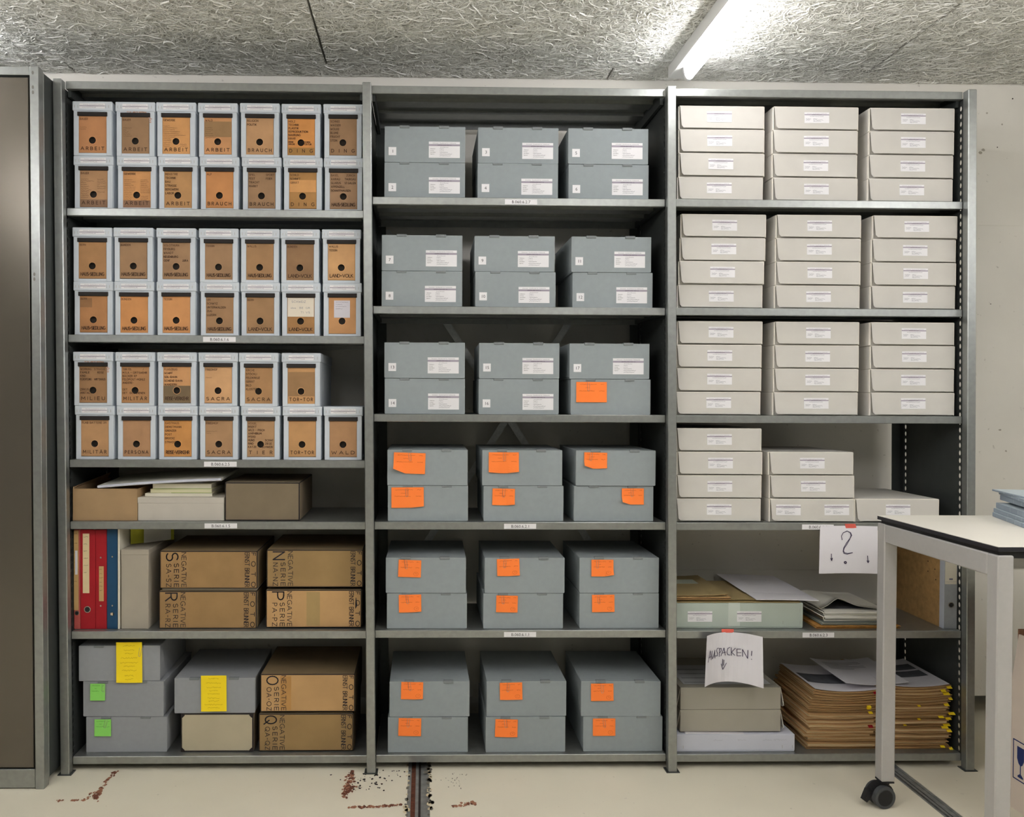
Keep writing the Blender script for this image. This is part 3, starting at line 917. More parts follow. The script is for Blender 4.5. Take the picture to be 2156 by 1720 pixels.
for key, xs_ in XS.items():
    k = int(key[0]); up = key[1] == 't'
    z0 = SHELF[0][k] + (H1 + .0005 if up else 0)
    for i, x in enumerate(xs_):
        title, lines, rgb, patch = T[key][i]
        nice = title.replace('=', ' ').replace('-', ' ').replace('D I N G', 'DING').replace('T I E R', 'TIER').strip()
        lab = 'pale index box lettered %s, %s from left in %s row, %s' % (nice, ORD[i], 'upper' if up else 'lower', SHN[key[0]])
        if not nice:
            lab = 'pale index box with blank white note on its brown front, %s' % SHN[key[0]]
        if key == '2b' and i == 5:
            lab = 'pale index box with large cream card reading SCHWEIZ, %s' % SHN[key[0]]
        t = thing('index_box', lab, 'box', (x, .05 + rnd.uniform(-.002, .002), z0), rnd.uniform(-.004, .004), 'pale index boxes in the left bay')
        part('body', BODY_ME, None, t); part('lid', LID_ME, None, t); part('lid_label', LIDLABEL_ME, None, t); part('staple', STAPLE_ME, None, t)
        if rgb not in DRAW:
            DRAW[rgb] = drawer_mesh(rgb)
        d = part('drawer_front', DRAW[rgb], None, t)
        dz = rnd.uniform(-.001, .0008)
        d.location.z = dz
        part('top_bar', BAR_ME, None, t, (0, 0, dz))
        if lines or title:
            for nm_, mb in zip(('notes_lettering', 'title_lettering'), lettering(title, lines, rnd)):
                if mb.v:
                    part(nm_, mb, [INKB, INKM], d)
        if patch:
            mb = MB()
            if patch[0] < .036 and patch[1] > .063:
                holed_plate(mb, -.0440, .0440, patch[0], patch[1], .0038, -.0008, .0505, .0130)
            else:
                mb.box(-.0440, .0440 if not (key == '2b') else -.005, .0038, .0042, patch[0], patch[1])
            part('pasted_strip', mb, [mat('pasted paper %d %d %d' % patch[2], patch[2], .8, 0, .08, 25)], d)
        if key == '2b' and i == 5:
            mb = MB(); mb.box(-.0435, .0435, .0036, .0041, .0655, .128)
            mb.lines(text_lines('SCHWEIZ', -.030, .112, .0066, .046), .0008, FRONT(0, .0034, 0), 1)
            mb.lines(text_lines('BE GR', -.004, .092, .0058, .034), .0007, FRONT(0, .0034, 0), 1)
            mb.lines(text_lines('TI VS', .0, .077, .0058, .030), .0007, FRONT(0, .0034, 0), 1)
            print_text(mb, 'ohne', -.034, .092, .005, .0034, 1, .018)
            part('paper_card', mb, [mat('cream card', (226, 216, 200), .8, 0, .02, 30), INKL], d)
        if key == '2b' and i == 6:
            mb = MB(); mb.box(-.0275, .0255, .0036, .0041, .062, .119)
            rq = random.Random(4)
            for q, L in enumerate((.042, .022, .036, .024)):
                mb.lines(squiggle(-.022, .112 - q * .0072, L, .0024, rq), .0006, FRONT(0, .0034, 0), 1)
            part('paper_card', mb, [mat('pale lilac card', (214, 210, 218), .8, 0, .02, 30), INKL], d)
        if (key, i) in (('1t', 1), ('3t', 0)):
            mb = MB(); rq = random.Random(9)
            for q in range(16):
                fx = rq.uniform(-.03, .032) if q < 11 else .046 + rq.uniform(-.003, .006)
                fz = rq.uniform(.1435, .1468) if q < 11 else rq.uniform(.105, .138)
                n = 6
                mb.face([(fx + .005 * rq.uniform(.5, 1.4) * math.cos(6.28 * s / n), .0022, fz + .0022 * rq.uniform(.5, 1.4) * math.sin(6.28 * s / n)) for s in range(n)])
            part('torn_patch', mb, [mat('torn brown board', (196, 160, 144), .9, 0, .15, 90)], t)

# ------------------------------------------------------------------ slate boxes (middle bay)
W2, D2, H2 = .268, .338, .1185
def slate_meshes(matl, pre, D2=D2):
    mb = MB()
    mb.cbox(-W2 / 2 + .0015, W2 / 2 - .0015, .004, D2 - .002, 0, H2 - .003, .0012)
    body = mb.mesh('body', [matl])
    mb = MB()
    h = H2
    mb.prism([(-W2 / 2, .0025), (-W2 / 2 + .002, .0005), (W2 / 2 - .002, .0005), (W2 / 2, .0025), (W2 / 2, h - .001), (W2 / 2 - .001, h), (-W2 / 2 + .001, h), (-W2 / 2, h - .001)], 0, .0032)
    mb.cbox(-W2 / 2, W2 / 2, .0025, D2, h - .003, h, .001)
    for s in (-1, 1):
        a, b = sorted((s * (W2 / 2), s * (W2 / 2 - .0025)))
        mb.prism([(a, .006), (b, .006), (b, h - .003), (a, h - .003)], .0052, D2 * .97)
    lid = mb.mesh('lid', [matl])
    return body, lid
SL_BODY, SL_LID = slate_meshes(SLATE, 's')
GR_BODY, GR_LID = slate_meshes(GREYB, 'g', .326)
mb = MB(); mb.cbox(-.0165, .0165, -.0026, .012, H2 - .0058, H2 + .0030, .0009)
TAB_ME = mb.mesh('tab', [SLATED])
mb = MB(); mb.cbox(-.0165, .0165, -.0026, .012, H2 - .0058, H2 + .0008, .0007)
TABLOW_ME = mb.mesh('tab', [SLATED])
def info_label():
    mb = MB()
    w, h = .1035, .0535
    mb.box(0, w, -.0005, 0, 0, h, 0)
    mb.face([(0, -.0007, h - .0145), (w, -.0007, h - .0145), (w, -.0007, h - .0085), (0, -.0007, h - .0085)], 1)
    P = lambda t, x, z, c, m, wd=None, ce=False: print_text(mb, t, x, z, c, -.0009, m, wd, ce)
    P('Schweizer. Gesellschaft für Volkskunde', w / 2, h - .0062, .0030, 3, .078, True)
    P('SAMMLUNG SGV 12', w / 2, h - .0132, .0031, 2, .046, True)
    P('Ernst Brunner', w / 2, h - .0198, .0028, 3, .028, True)
    for i, (a, b) in enumerate((('Objektart:', 'Negative'), ('Format:', '6 x 6 cm'), ('Alte Bildnr:', None), ('Signatur:', None))):
        P(a, .005, h - .0250 - i * .0058, .0028, 2)
        if b:
            P(b, .036, h - .0250 - i * .0058, .0028, 3)
    rq = random.Random(5)
    for z, L in ((h - .0366, .028), (h - .0424, .042), (h - .0482, .036)):
        mb.lines(squiggle(.036, z, L, .0026, rq), .0007, FRONT(0, -.0009, 0), 3)
    return mb.mesh('info_label', [WHITE, STRIPE, INK, INKL])
INFO_ME = info_label()

def clip_pts(x, z, s=1.0, tilt=0.0):
    pts = [(-.0035, .012), (-.0035, -.014), (-.0028, -.0165), (0, -.0178), (.0028, -.0165), (.0035, -.014), (.0035, .010)]
    c, q = math.cos(tilt), math.sin(tilt)
    return [(x + s * (u * c - v * q), -.0030, z + s * (u * q + v * c)) for u, v in pts]

def note(w, h, loc, rz, matp, mati, label, curl=(0, 0), tilt=0.0, clip=None, seed=1, rows=3, group=None, big=False):
    """a paper note held to a box front by a clip; loc is its top-left corner"""
    t = thing('note', label, 'note', loc, rz, group)
    c, s = math.cos(tilt), math.sin(tilt)
    def fn(u, v):
        d = .0022 + .0015 * v * v
        if curl[0] and v > .55:
            k = max(0, (.38 - u) / .38) * max(0, (v - .55) / .45)
            d += curl[0] * k
        if curl[1] and v > .55:
            k = max(0, (u - .62) / .38) * max(0, (v - .55) / .45)
            d += curl[1] * k
        a = u * w
        b = -v * h + (abs(curl[0]) * .8 * max(0, (.38 - u) / .38) * max(0, (v - .55) / .45)) + (abs(curl[1]) * .8 * max(0, (u - .62) / .38) * max(0, (v - .55) / .45))
        return (a * c - b * s, -d, a * s + b * c)
    mb = MB(); mb.sheet(fn, 8, 8, .0003)
    p = part('paper', mb, [matp], t)
    rq = random.Random(seed)
    mb = MB()
    def on(u, v):
        q = fn(u / w, -v / h)
        return (q[0], q[1] - .0005, q[2])
    if big:
        z = .10
        while z < .95:
            L = rq.uniform(.3, .8) * w
            mb.lines(squiggle((w - L) / 2, -z * h, L, .0045, rq), .0008, on)
            z += rq.uniform(.075, .13)
    else:
        for v, u0, L in ((.14, .12, .55), (.14, .8, .12), (.30, .3, .15), (.46, .1, .5), (.46, .75, .18)):
            mb.lines(squiggle(u0 * w, -v * h, L * w, .0026, rq), .0007, on)
        if rows > 3:
            mb.lines([arc(w * .78, -h * .8, .008, .006, 0, 360, 10)], .0006, on)
            mb.lines(squiggle(.74 * w, -.82 * h, .008, .004, rq), .0006, on)
    part('writing', mb, [mati], p)
    if clip:
        mb = MB(); mb.tube(clip_pts(*clip), .00055, 5)
        part('paper_clip', mb, [WIRE], t)
    return t

SX = {1: [[1.18, 1.491, 1.792], [1.18, 1.49, 1.794]], 2: [[1.172, 1.481, 1.805], [1.172, 1.484, 1.81]], 3: [[1.182, 1.498, 1.801], [1.183, 1.497, 1.805]],
      4: [[1.193, 1.51, 1.824], [1.195, 1.515, 1.819]], 5: [[1.189, 1.52, 1.839], [1.193, 1.516, 1.84]], 6: [[1.203, 1.529, 1.847], [1.198, 1.526, 1.855]]}
NUM = {1: [[1, 3, 5], [2, 4, 6]], 2: [[7, 9, 11], [8, 10, 12]], 3: [[13, 15, 17], [14, 16, None]]}
SHM = {1: 'top', 2: 'second', 3: 'third', 4: 'fourth', 5: 'fifth', 6: 'bottom'}
COLN = ['left', 'middle', 'right']
# orange notes: pixel box in the photograph, curls, tilt, clip position (fractions), row style
ON = {(3, 1, 2): (1213, 1277, 804, 847, (0, 0), 0, (.40, .18), 3),
      (4, 0, 0): (829.5, 896, 952, 996, (.02, 0), -.03, (.5, .16), 3), (4, 0, 1): (1029, 1092, 952, 996, (.004, .006), .0, (.52, .16), 3), (4, 0, 2): (1230, 1278, 952, 986, (.012, .003), -.02, (.3, .2), 3),
      (4, 1, 0): (824, 892, 1026, 1069, (0, .006), .01, (.48, .2), 3), (4, 1, 1): (1037, 1084, 1028, 1063, (0, .004), -.02, (.5, .22), 3), (4, 1, 2): (1309, 1355, 1028, 1062, (.012, 0), .0, (.46, .2), 3),
      (5, 0, 0): (839.5, 887, 1178, 1214, (0, 0), -.03, (.32, .22), 4), (5, 0, 1): (1046, 1093, 1177, 1213, (.002, .002), .03, (.36, .2), 4), (5, 0, 2): (1245, 1291, 1178, 1213, (0, .008), .0, (.28, .2), 4),
      (5, 1, 0): (839.5, 886.5, 1252, 1289, (0, .003), .02, (.38, .2), 4), (5, 1, 1): (1045, 1090, 1253, 1288, (0, 0), -.02, (.3, .2), 4), (5, 1, 2): (1246, 1293, 1252, 1288, (0, 0), .01, (.3, .22), 4),
      (6, 0, 0): (845, 891, 1435, 1471, (0, .004), -.02, (.38, .2), 4), (6, 0, 1): (1052, 1099, 1437, 1473, (.002, 0), .02, (.38, .22), 4), (6, 0, 2): (1244, 1291, 1439, 1475, (0, 0), .01, (.5, .24), 4),
      (6, 1, 0): (839.5, 887, 1511, 1548, (0, 0), -.02, (.43, .22), 4), (6, 1, 1): (1043, 1090, 1513, 1550, (0, .002), -.03, (.45, .2), 4), (6, 1, 2): (1248, 1295, 1512, 1548, (0, 0), .0, (.5, .22), 4)}
rnd = random.Random(33)
numlab = {}
for k in range(1, 7):
    for ti in (0, 1):
        z0 = SHELF[1][k] + (H2 + .0012 if ti == 0 else 0)
        for c in range(3):
            n = NUM.get(k, [[None] * 3] * 2)[ti][c]
            where = '%s of %s pair on the %s middle shelf' % ('upper' if ti == 0 else 'lower', COLN[c], SHM[k])
            lab = ('slate grey box numbered %d, ' % n if n else 'slate grey box with orange note, ') + where
            rz = rnd.uniform(-.010, .010)
            yb = .050 + rnd.uniform(-.003, .003)
            x = SX[k][ti][c]
            t = thing('archive_box', lab, 'box', (x, yb, z0), rz, 'slate grey archive boxes in the middle bay')
            part('body', SL_BODY, None, t); part('lid', SL_LID, None, t)
            for tx in (-.068, .063):
                part('tab', TAB_ME if ti == 0 else TABLOW_ME, None, t, (tx, 0, 0))
            if n:
                part('info_label', INFO_ME, None, t, (.0115 + rnd.uniform(-.002, .002), 0, .0150 + rnd.uniform(0, .003)))
                mb = MB(); mb.box(-.0128, .0128, -.0005, 0, -.0134, .0134, 0)
                print_text(mb, str(n), 0, -.0052, .0102, -.0008, 1, None, True)
                part('number_label', mb, [WHITE, INK], t, (-.108, 0, .0365))
            if (k, ti, c) in ON:
                p0, p1, q0, q1, cu, tl, cl, rs = ON[k, ti, c]
                A, B = at(p0, q0, yb), at(p1, q1, yb)
                wN, hN = B[0] - A[0], A[2] - B[2]
                note(wN, hN, (A[0], yb - .0002 + math.sin(rz) * (A[0] - x), A[2]), rz, ORANGE, ORANGEI,
                     'orange note clipped to the %s box in the %s pair, %s middle shelf' % ('upper' if ti == 0 else 'lower', COLN[c], SHM[k]),
                     cu, tl, (cl[0] * wN, -cl[1] * hN, 1.0, rnd.uniform(-.15, .15)), k * 10 + ti * 3 + c, rs, 'orange notes clipped to slate grey boxes')

# ------------------------------------------------------------------ beige boxes (right bay)
W3, D3, H3 = .288, .33, .0782
mb = MB()
mb.cbox(-W3 / 2, W3 / 2, .010, D3, 0, H3, .0009)
B_BODY = mb.mesh('body', [BEIGE])
mb = MB()
mb.cbox(W3 / 2 - .0026, W3 / 2 + .0004, .0004, .0105, .002, H3 - .001, .0006)
mb.box(-W3 / 2, -W3 / 2 + .0028, .0024, .0105, .001, H3 - .001)
mb.cbox(-W3 / 2 + .002, W3 / 2 - .002, -.0006, .011, H3 - .0022, H3 + .0001, .0005)
B_EDGE = mb.mesh('cut_edge', [BEIGEL])
mb = MB()
x0, x1 = -W3 / 2 + .0035, W3 / 2 - .0030
fr = lambda z: -.0008 - .0030 * (1 - z / H3)
poly = [(x0, H3 - .0015), (x0 + .0055, .0125), (x0 + .0125, .0050), (x1 - .001, .0038), (x1, H3 - .0015)]
n = len(poly)
v = [(p[0], fr(p[1]), p[1]) for p in poly] + [(p[0], fr(p[1]) + .0018, p[1]) for p in poly]
mb.add(v, [tuple(range(n)), tuple(range(2 * n - 1, n - 1, -1))] + [(i, i + n, (i + 1) % n + n, (i + 1) % n) for i in range(n)])
B_FLAP = mb.mesh('front_flap', [BEIGE])
def beige_label():
    mb = MB()
    w, h = .0835, .0360
    mb.box(-w / 2, w / 2, -.0005, 0, 0, h, 0)
    mb.face([(-w / 2, -.0007, h - .0100), (w / 2, -.0007, h - .0100), (w / 2, -.0007, h - .0064), (-w / 2, -.0007, h - .0064)], 1)
    print_text(mb, 'Schweizer. Gesellschaft für Volkskunde', 0, h - .0052, .0024, -.0009, 1, .066, True)
    print_text(mb, 'SAMMLUNG SGV', 0, h - .0094, .0024, -.0009, 2, .034, True)
    rq = random.Random(6)
    mb.lines(squiggle(-.024, h - .0145, .047, .0018, rq), .0006, FRONT(0, -.0009, 0), 3)
    for z, a, L in ((.0130, -.037, .018), (.0088, -.037, .014), (.0130, -.012, .014), (.0088, -.012, .034), (.0046, -.012, .026)):
        mb.lines(squiggle(a, z, L, .0020, rq), .00065, FRONT(0, -.0009, 0), 3)
    return mb.mesh('info_label', [WHITE, STRIPE, INK, INKL])
BLAB_ME = beige_label()
BX = {1: [[2.171, 2.171, 2.172, 2.168], [2.488, 2.486, 2.487, 2.489], [2.814, 2.814, 2.813, 2.812]], 2: [[2.181, 2.179, 2.174, 2.171], [2.502, 2.501, 2.501, 2.499], [2.829, 2.827, 2.826, 2.825]],
      3: [[2.171, 2.168, 2.168, 2.166], [2.5, 2.499, 2.498, 2.497], [2.824, 2.828, 2.826, 2.826]], 4: [[2.171, 2.174, 2.173, 2.172], [2.484, 2.489, 2.488], [2.779]]}
LABX = {1: [[-.0105, -.009, -.006, -.006], [0, .001, .0005, .001], [.001, .002, .003, .0015]], 2: [[.001, .001, .001, .002], [0, .001, .0025, .0015], [.002, .001, .003, .004]],
        3: [[.001, .0, .0, .0], [.0015, .001, .002, .0], [.002, .0015, .0015, .0]], 4: [[-.001, .0, .0, .0], [.001, .0015], [.0]]}
rnd = random.Random(44)
for k in range(1, 5):
    for c, col in enumerate(BX[k]):
        N = len(col)
        for i, x in enumerate(col):
            lev = N - 1 - i
            nm = ['top', 'second', 'third', 'bottom'][i] if N == 4 else ['top', 'middle', 'bottom'][i] if N == 3 else 'only'
            stack = '%s stack on the %s right shelf' % (COLN[c], SHM[k])
            lab = 'beige flap-front box, %s box of the %s' % (nm, stack) if N > 1 else 'lone beige flap-front box, partly behind the white table top'
            if k == 4 and c == 1 and i == 2:
                lab = 'beige flap-front box with two white labels, bottom of the middle stack'
            t = thing('flat_archive_box', lab, 'box', (x, .047 + rnd.uniform(-.002, .003), SHELF[2][k] + lev * (H3 + .0007)), rnd.uniform(-.006, .006), 'beige flat boxes in the right bay')
            part('body', B_BODY, None, t); part('front_flap', B_FLAP, None, t); part('cut_edge', B_EDGE, None, t)
            sp = [LABX[k][c][i]] if not (k == 4 and c == 1 and i == 2) else [-.083, .081]
            for lx in sp:
                o = part('info_label', BLAB_ME, None, t, (lx + .002, fr(.0235) - .0004, .0235 + rnd.uniform(-.001, .001)))
                o.rotation_euler = (math.atan2(.0030, H3) * -1, rnd.uniform(-.008, .008), 0)

# ------------------------------------------------------------------ left bay, fourth shelf
z4 = SHELF[0][4]
t = thing('open_carton', 'open brown cardboard box at the left end of the fourth left shelf', 'box', (.1235, .05, z4))
mb = MB()
w, d, h, q = .1065, .33, .1062, .003
mb.cbox(-w, w, 0, q, 0, h, .0008); mb.box(-w, w, d - q, d, 0, h - .004); mb.box(-w, w, q, d - q, 0, q)
mb.box(w - q, w, q, d - q, 0, h - .001)
part('body', mb, [KRAFT], t)
mb = MB(); mb.prism([(-w, 0), (-w + q, 0), (-w + q, h + .006), (-w, h + .006)], q, d - q); part('side_wall', mb, [KRAFT], t)
mb = MB(); mb.add([(-w, .0, h), (-w + .013, .002, h + .010), (-w + .013, .3, h + .028), (-w, .3, h + .004), (-w + .002, 0, h), (-w + .015, .002, h + .010), (-w + .015, .3, h + .028), (-w + .002, .3, h + .004)],
                  [(0, 1, 2, 3), (4, 7, 6, 5), (0, 4, 5, 1), (1, 5, 6, 2), (2, 6, 7, 3)]); part('flap', mb, [KRAFT], t)
t = thing('grey_box', 'long light grey lidded box between two brown boxes, white books on it', 'box', (.3735, .05, z4))
mb = MB(); mb.cbox(-.142, .142, .001, .33, 0, .072, .001); part('body', mb, [mat('light warm grey board', (190, 184, 174), .8, 0, .03, 20, .05, 300)], t)
mb = MB(); mb.cbox(-.143, .143, 0, .331, .058, .0775, .0012); part('lid', mb, [MATS['light warm grey board']], t)
zb = z4 + .0775
for j, (xa, xb, th, dd, mt, lab) in enumerate(((.246, .470, .0105, .22, BOOKW, 'thin white book at the bottom of the small pile on the grey box'), (.262, .468, .0135, .21, BOOKG, 'cream book in the middle of the small pile on the grey box'), (.271, .466, .0165, .205, BOOKW, 'white book at the top of the small pile on the grey box'))):
    t = thing('book', lab, 'book', ((xa + xb) / 2, .082 - .004 * (j == 0), zb), random.Random(j).uniform(-.02, .02), 'books on the long grey box')
    hw = (xb - xa) / 2
    mb = MB(); mb.cbox(-hw + .004, hw - .002, .003, dd - .004, .0016, th - .0016, .0004); part('page_block', mb, [PAGES], t)
    mb = MB(); mb.cbox(-hw, hw, 0, dd, th - .0016, th, .0005); mb.cbox(-hw, hw, 0, dd, 0, .0016, .0005)
    mb.cbox(-hw, hw, 0, .0024, .0004, th - .0004, .0008); part('cover', mb, [mt], t)
    if j > 0:
        mb = MB(); mb.box(-hw + (.002 if j == 2 else .07), hw - .001, -.0008, .02, -.0004, .0014); part('green_edge', mb, [BOOKE], t)
    zb += th + .0006
mb = MB(); mb.sheet(lambda u, v: (.318 + .115 * u, .09 + .16 * v, zb + .0016 - .001 * u), 3, 3, .0008)
solid('loose_sheet', mb, [PAPER], 'loose white sheet on top of the white books, fourth left shelf', 'paper')
# the flat white portfolio that lies across carton and books
t = thing('portfolio', 'flat white portfolio leaning across the open carton and the books', 'folder')
A, B = at(206, 1025.5, .055), at(466, 1010, .055)
def pf(u, v):
    return (A[0] + (B[0] - A[0]) * u, .055 + .27 * v, A[2] + (B[2] - A[2]) * u + .0035 * math.sin(math.pi * u) + .012 * v)
mb = MB(); mb.sheet(lambda u, v: tuple(np.array(pf(u, v)) + (0, .004 * 0, .0052)), 14, 4, .0090); part('cover', mb, [SLEEVE], t)
mb = MB(); mb.tube([tuple(np.array(pf(u / 14, 0)) + (0, 0, .0007)) for u in range(15)], .0046, 8); part('rounded_edge', mb, [BLUEW], t)
def edged_box(name, label, x0, x1, z0, h, d, face, y=.05, rz=0.0, top=None, rim=.0035, group=None):
    """a cardboard box whose front is one plain sheet inside black edging"""
    w = (x1 - x0) / 2
    t = thing(name, label, 'box', ((x0 + x1) / 2, y, z0), rz, group)
    mb = MB(); mb.cbox(-w, w, .0015, d, 0, h, .0012); part('body', mb, [DARKEDGE], t)
    mb = MB(); mb.cbox(-w + rim, w - rim, 0, .004, rim, h - rim, .0006); part('front_sheet', mb, [face], t)
    mb = MB(); mb.cbox(-w + .002, w - .002, .004, d - .002, h - .001, h + .0009, .0005); part('lid_sheet', mb, [top or face], t)
    for s, nm in ((1, 'side_sheet'), (-1, 'side_sheet')):
        mb = MB(); a, b = sorted((s * w, s * (w + .0008))); mb.box(a, b, .005, d - .004, .003, h - .003); part(nm, mb, [top or face], t)
    return t
edged_box('lidded_box', 'brown grey box with black edges at the right of the fourth left shelf', .519, .767, z4, .128, .31, UMBER)

# ------------------------------------------------------------------ left bay, fifth shelf
z5 = SHELF[0][5]
def binder(label, x0, x1, h, cloth, ring, rivets=(), lab=None, group='ring binders on the fifth left shelf', y=.058, d=.28, edge=None, hole=None, side=None, name='ring_binder', zz=None):
    w = (x1 - x0) / 2
    t = thing(name, label, 'binder', ((x0 + x1) / 2, y, z5 if zz is None else zz), 0, group)
    mb = MB(); mb.cbox(-w, w, 0, .003, 0, h, .0008); part('spine', mb, [cloth], t)
    mb = MB(); mb.cbox(-w, -w + .0025, .003, d, 0, h, .0006); part('cover', mb, [side or cloth], t)
    mb = MB(); mb.cbox(w - .0025, w, .003, d, 0, h, .0006); part('cover', mb, [edge or side or cloth], t)
    mb = MB(); mb.box(-w + .003, w - .003, .012, d - .012, .006, h - .016); part('page_block', mb, [PAGES], t)
    if ring:
        mb = MB(); mb.ring((ring[0], ring[1]), ring[2], ring[2] + .0022, -.0012, .0008, 18, 0); mb.disc((ring[0], ring[1]), ring[2], -.0004, 18, 1); part('finger_ring', mb, [CHROME, PLASTIC], t)
    if hole:
        mb = MB(); mb.disc((hole[0], hole[1]), hole[2], -.0004, 16, 0)
        mb.prism([(hole[0] - hole[2] * .9, hole[1] - hole[2] * .6), (hole[0] + hole[2] * .3, hole[1] - hole[2] * .8), (hole[0] + hole[2] * .3, hole[1] + hole[2] * .8), (hole[0] - hole[2] * .9, hole[1] + hole[2] * .6)], -.0007, -.0005, 1)
        part('finger_hole', mb, [PLASTIC, mat('cream page edge', (222, 198, 164), .8, 0, .05)], t)
    for rx, rz in rivets:
        mb = MB(); mb.cyl((rx, -.0014, rz), (rx, .0005, rz), .0028, 10); part('rivet', mb, [CHROME], t)
    if lab:
        la, lb, za, zb2, lm = lab
        mb = MB(); mb.box(la, lb, -.0006, 0, za, zb2, 0)
        rq = random.Random(int(h * 1000 + x0 * 500))
        for q in range(6):
            zz_ = zb2 - .012 - q * (zb2 - za) * .12
            mb.lines(squiggle(la + (lb - la) * .12, zz_, (lb - la) * rq.uniform(.5, .78), .003, rq), .0007, FRONT(0, -.0009, 0), 1)
        part('spine_label', mb, [lm, INKB], t)
    return t
b = binder('faded pink-red binder with a tall tan label, leftmost on the fifth left shelf', .0176, .0378, .332, REDF, (.0, .0535, .0052), (), (-.0102, .0052, .063, .329, TAN), edge=PINK)
mb = MB(); mb.box(-.006, .002, -.0012, -.0007, .182, .262); part('paper_strip', mb, [PAPER], b)
binder('wide bright red binder with a long cream label and a nickel finger ring', .0385, .0885, .332, RED, (-.0015, .0655, .0088), (), (-.0165, .0050, .120, .3185, TANL))
binder('narrow red binder with a small tan label and two rivets', .0895, .1255, .331, RED, None, ((-.001, .2385), (-.001, .0775)), (-.0070, .0085, .093, .2095, TAN))
binder('dark blue binder with two rivets and a worn finger hole', .1265, .1605, .333, NAVY, None, ((.001, .2415), (.001, .078)), None, hole=(.0005, .0500, .0062))
t = thing('thin_book', 'thin white book standing between the blue binder and the grey box file', 'book', (.1655, .058, z5), 0)
mb = MB(); mb.cbox(-.003, .003, 0, .0015, 0, .335, .0005); mb.cbox(-.003, -.0020, .0015, .2, 0, .335, .0003); mb.cbox(.0020, .003, .0015, .2, 0, .335, .0003); part('cover', mb, [BOOKW], t)
mb = MB(); mb.box(-.0019, .0019, .003, .197, .003, .332); part('page_block', mb, [PAGES], t)
t = thing('box_file', 'upright warm grey box file beside the thin white book', 'box', (.2185, .058, z5), .006)
mb = MB(); mb.cbox(-.045, .045, .001, .30, 0, .255, .001); part('body', mb, [DIRTYGREY], t)
mb = MB(); mb.cbox(-.0462, .0462, 0, .301, .247, .2655, .0015); part('lid', mb, [DIRTYGREY], t)
t = thing('card_folder', 'yellow-green folder standing askew behind the grey box file', 'folder', (.173, .115, z5 + .268), .0)
mb = MB(); mb.sheet(lambda u, v: (.002 + .115 * u, .03 + .11 * u, .062 * v - .002 * u), 3, 3, .0015); part('cover', mb, [LIME], t)
mb = MB(); mb.sheet(lambda u, v: (.040 + .070 * u, .052 + .075 * u, .048 * v), 3, 3, .0012); part('sheet', mb, [SLEEVE], t)

def series_box(letter, label, x0, x1, z0, h, face=OCHRE, strip=None, blot=False, y=.06, rz=0.0):
    t = edged_box('negative_box', label, x0, x1, z0, h, .315, face, y, rz, OCHRET, .0028, 'ochre boxes with rotated lettering')
    W, H = x1 - x0, h
    xl = -W / 2
    fs = [c for c in t.children if c.name.startswith('front_sheet')][0]
    left, right = MB(), MB()
    def col(txt, xa, xb, za, zb, sw, gap=.3):
        # turned a quarter clockwise: reading runs down, letter tops to the right
        pl = text_lines(txt, 0, 0, (xb - xa) * W, (zb - za) * H, gap)
        (left if xa < .5 else right).lines(pl, sw, lambda u, v: (xl + xa * W + v, -.0005, H / 2 + H / 2 - za * H - u))
    col('FOTO', .940, .981, .045, .955, .0022, 1.1)
    col('ERNST BRUNNER', .874, .918, .035, .955, .0018, .14)
    col('NEGATIVE', .224, .270, .035, .955, .0018, .22)
    col('SERIE', .148, .193, .335, .955, .0020, .4)
    col(letter, .068, .186, .05, .255 if letter not in 'OQ' else .27, .0042)
    col('%sA-%sZ' % (letter, letter), .068, .115, .345, .955, .0018, .34)
    part('series_lettering', left, [INK], fs)
    part('maker_lettering', right, [INK], fs)
    if strip:
        mb = MB(); mb.box(xl + strip[0] * W, xl + strip[1] * W, -.0003, .0, .006, H - .006)
        part('tape_strip', mb, [strip[2]], fs)
    if blot:
        mb = MB(); mb.prism([(xl + .936 * W, H * .50), (xl + .952 * W, H * .56), (xl + .957 * W, H * .60), (xl + .945 * W, H * .80), (xl + .940 * W, H * .80), (xl + .936 * W, H * .62)], -.0008, -.0005)
        part('ink_blot', mb, [INK], fs)
    return t
series_box('R', 'ochre box lettered R with rotated print, lower left of four beside binders', .298, .622, z5, .1255)
series_box('S', 'ochre box lettered S with rotated print, upper left of four beside binders', .301, .625, z5 + .1345, .1255)
mb = MB(); mb.cbox(.306, .622, .07, .36, z5 + .1268, z5 + .1338, .001)
solid('grey_board', mb, [DIRTYGREY], 'thin grey board between the ochre boxes lettered S and R', 'board')
series_box('P', 'ochre box lettered P with grey tape strip, lower right beside binders', .654, .973, z5 + .003, .1265, mat('bright ochre board', (184, 147, 101), .8, 0, .08, 12, .08, 300), (.425, .565, mat('aged grey tape', (164, 138, 92), .6, 0, .06, 20)), True)
series_box('N', 'ochre box lettered N with rotated print, upper right beside binders', .656, .978, z5 + .1385, .1255, mat('dull ochre board', (148, 121, 80), .8, 0, .08, 12, .08, 300))

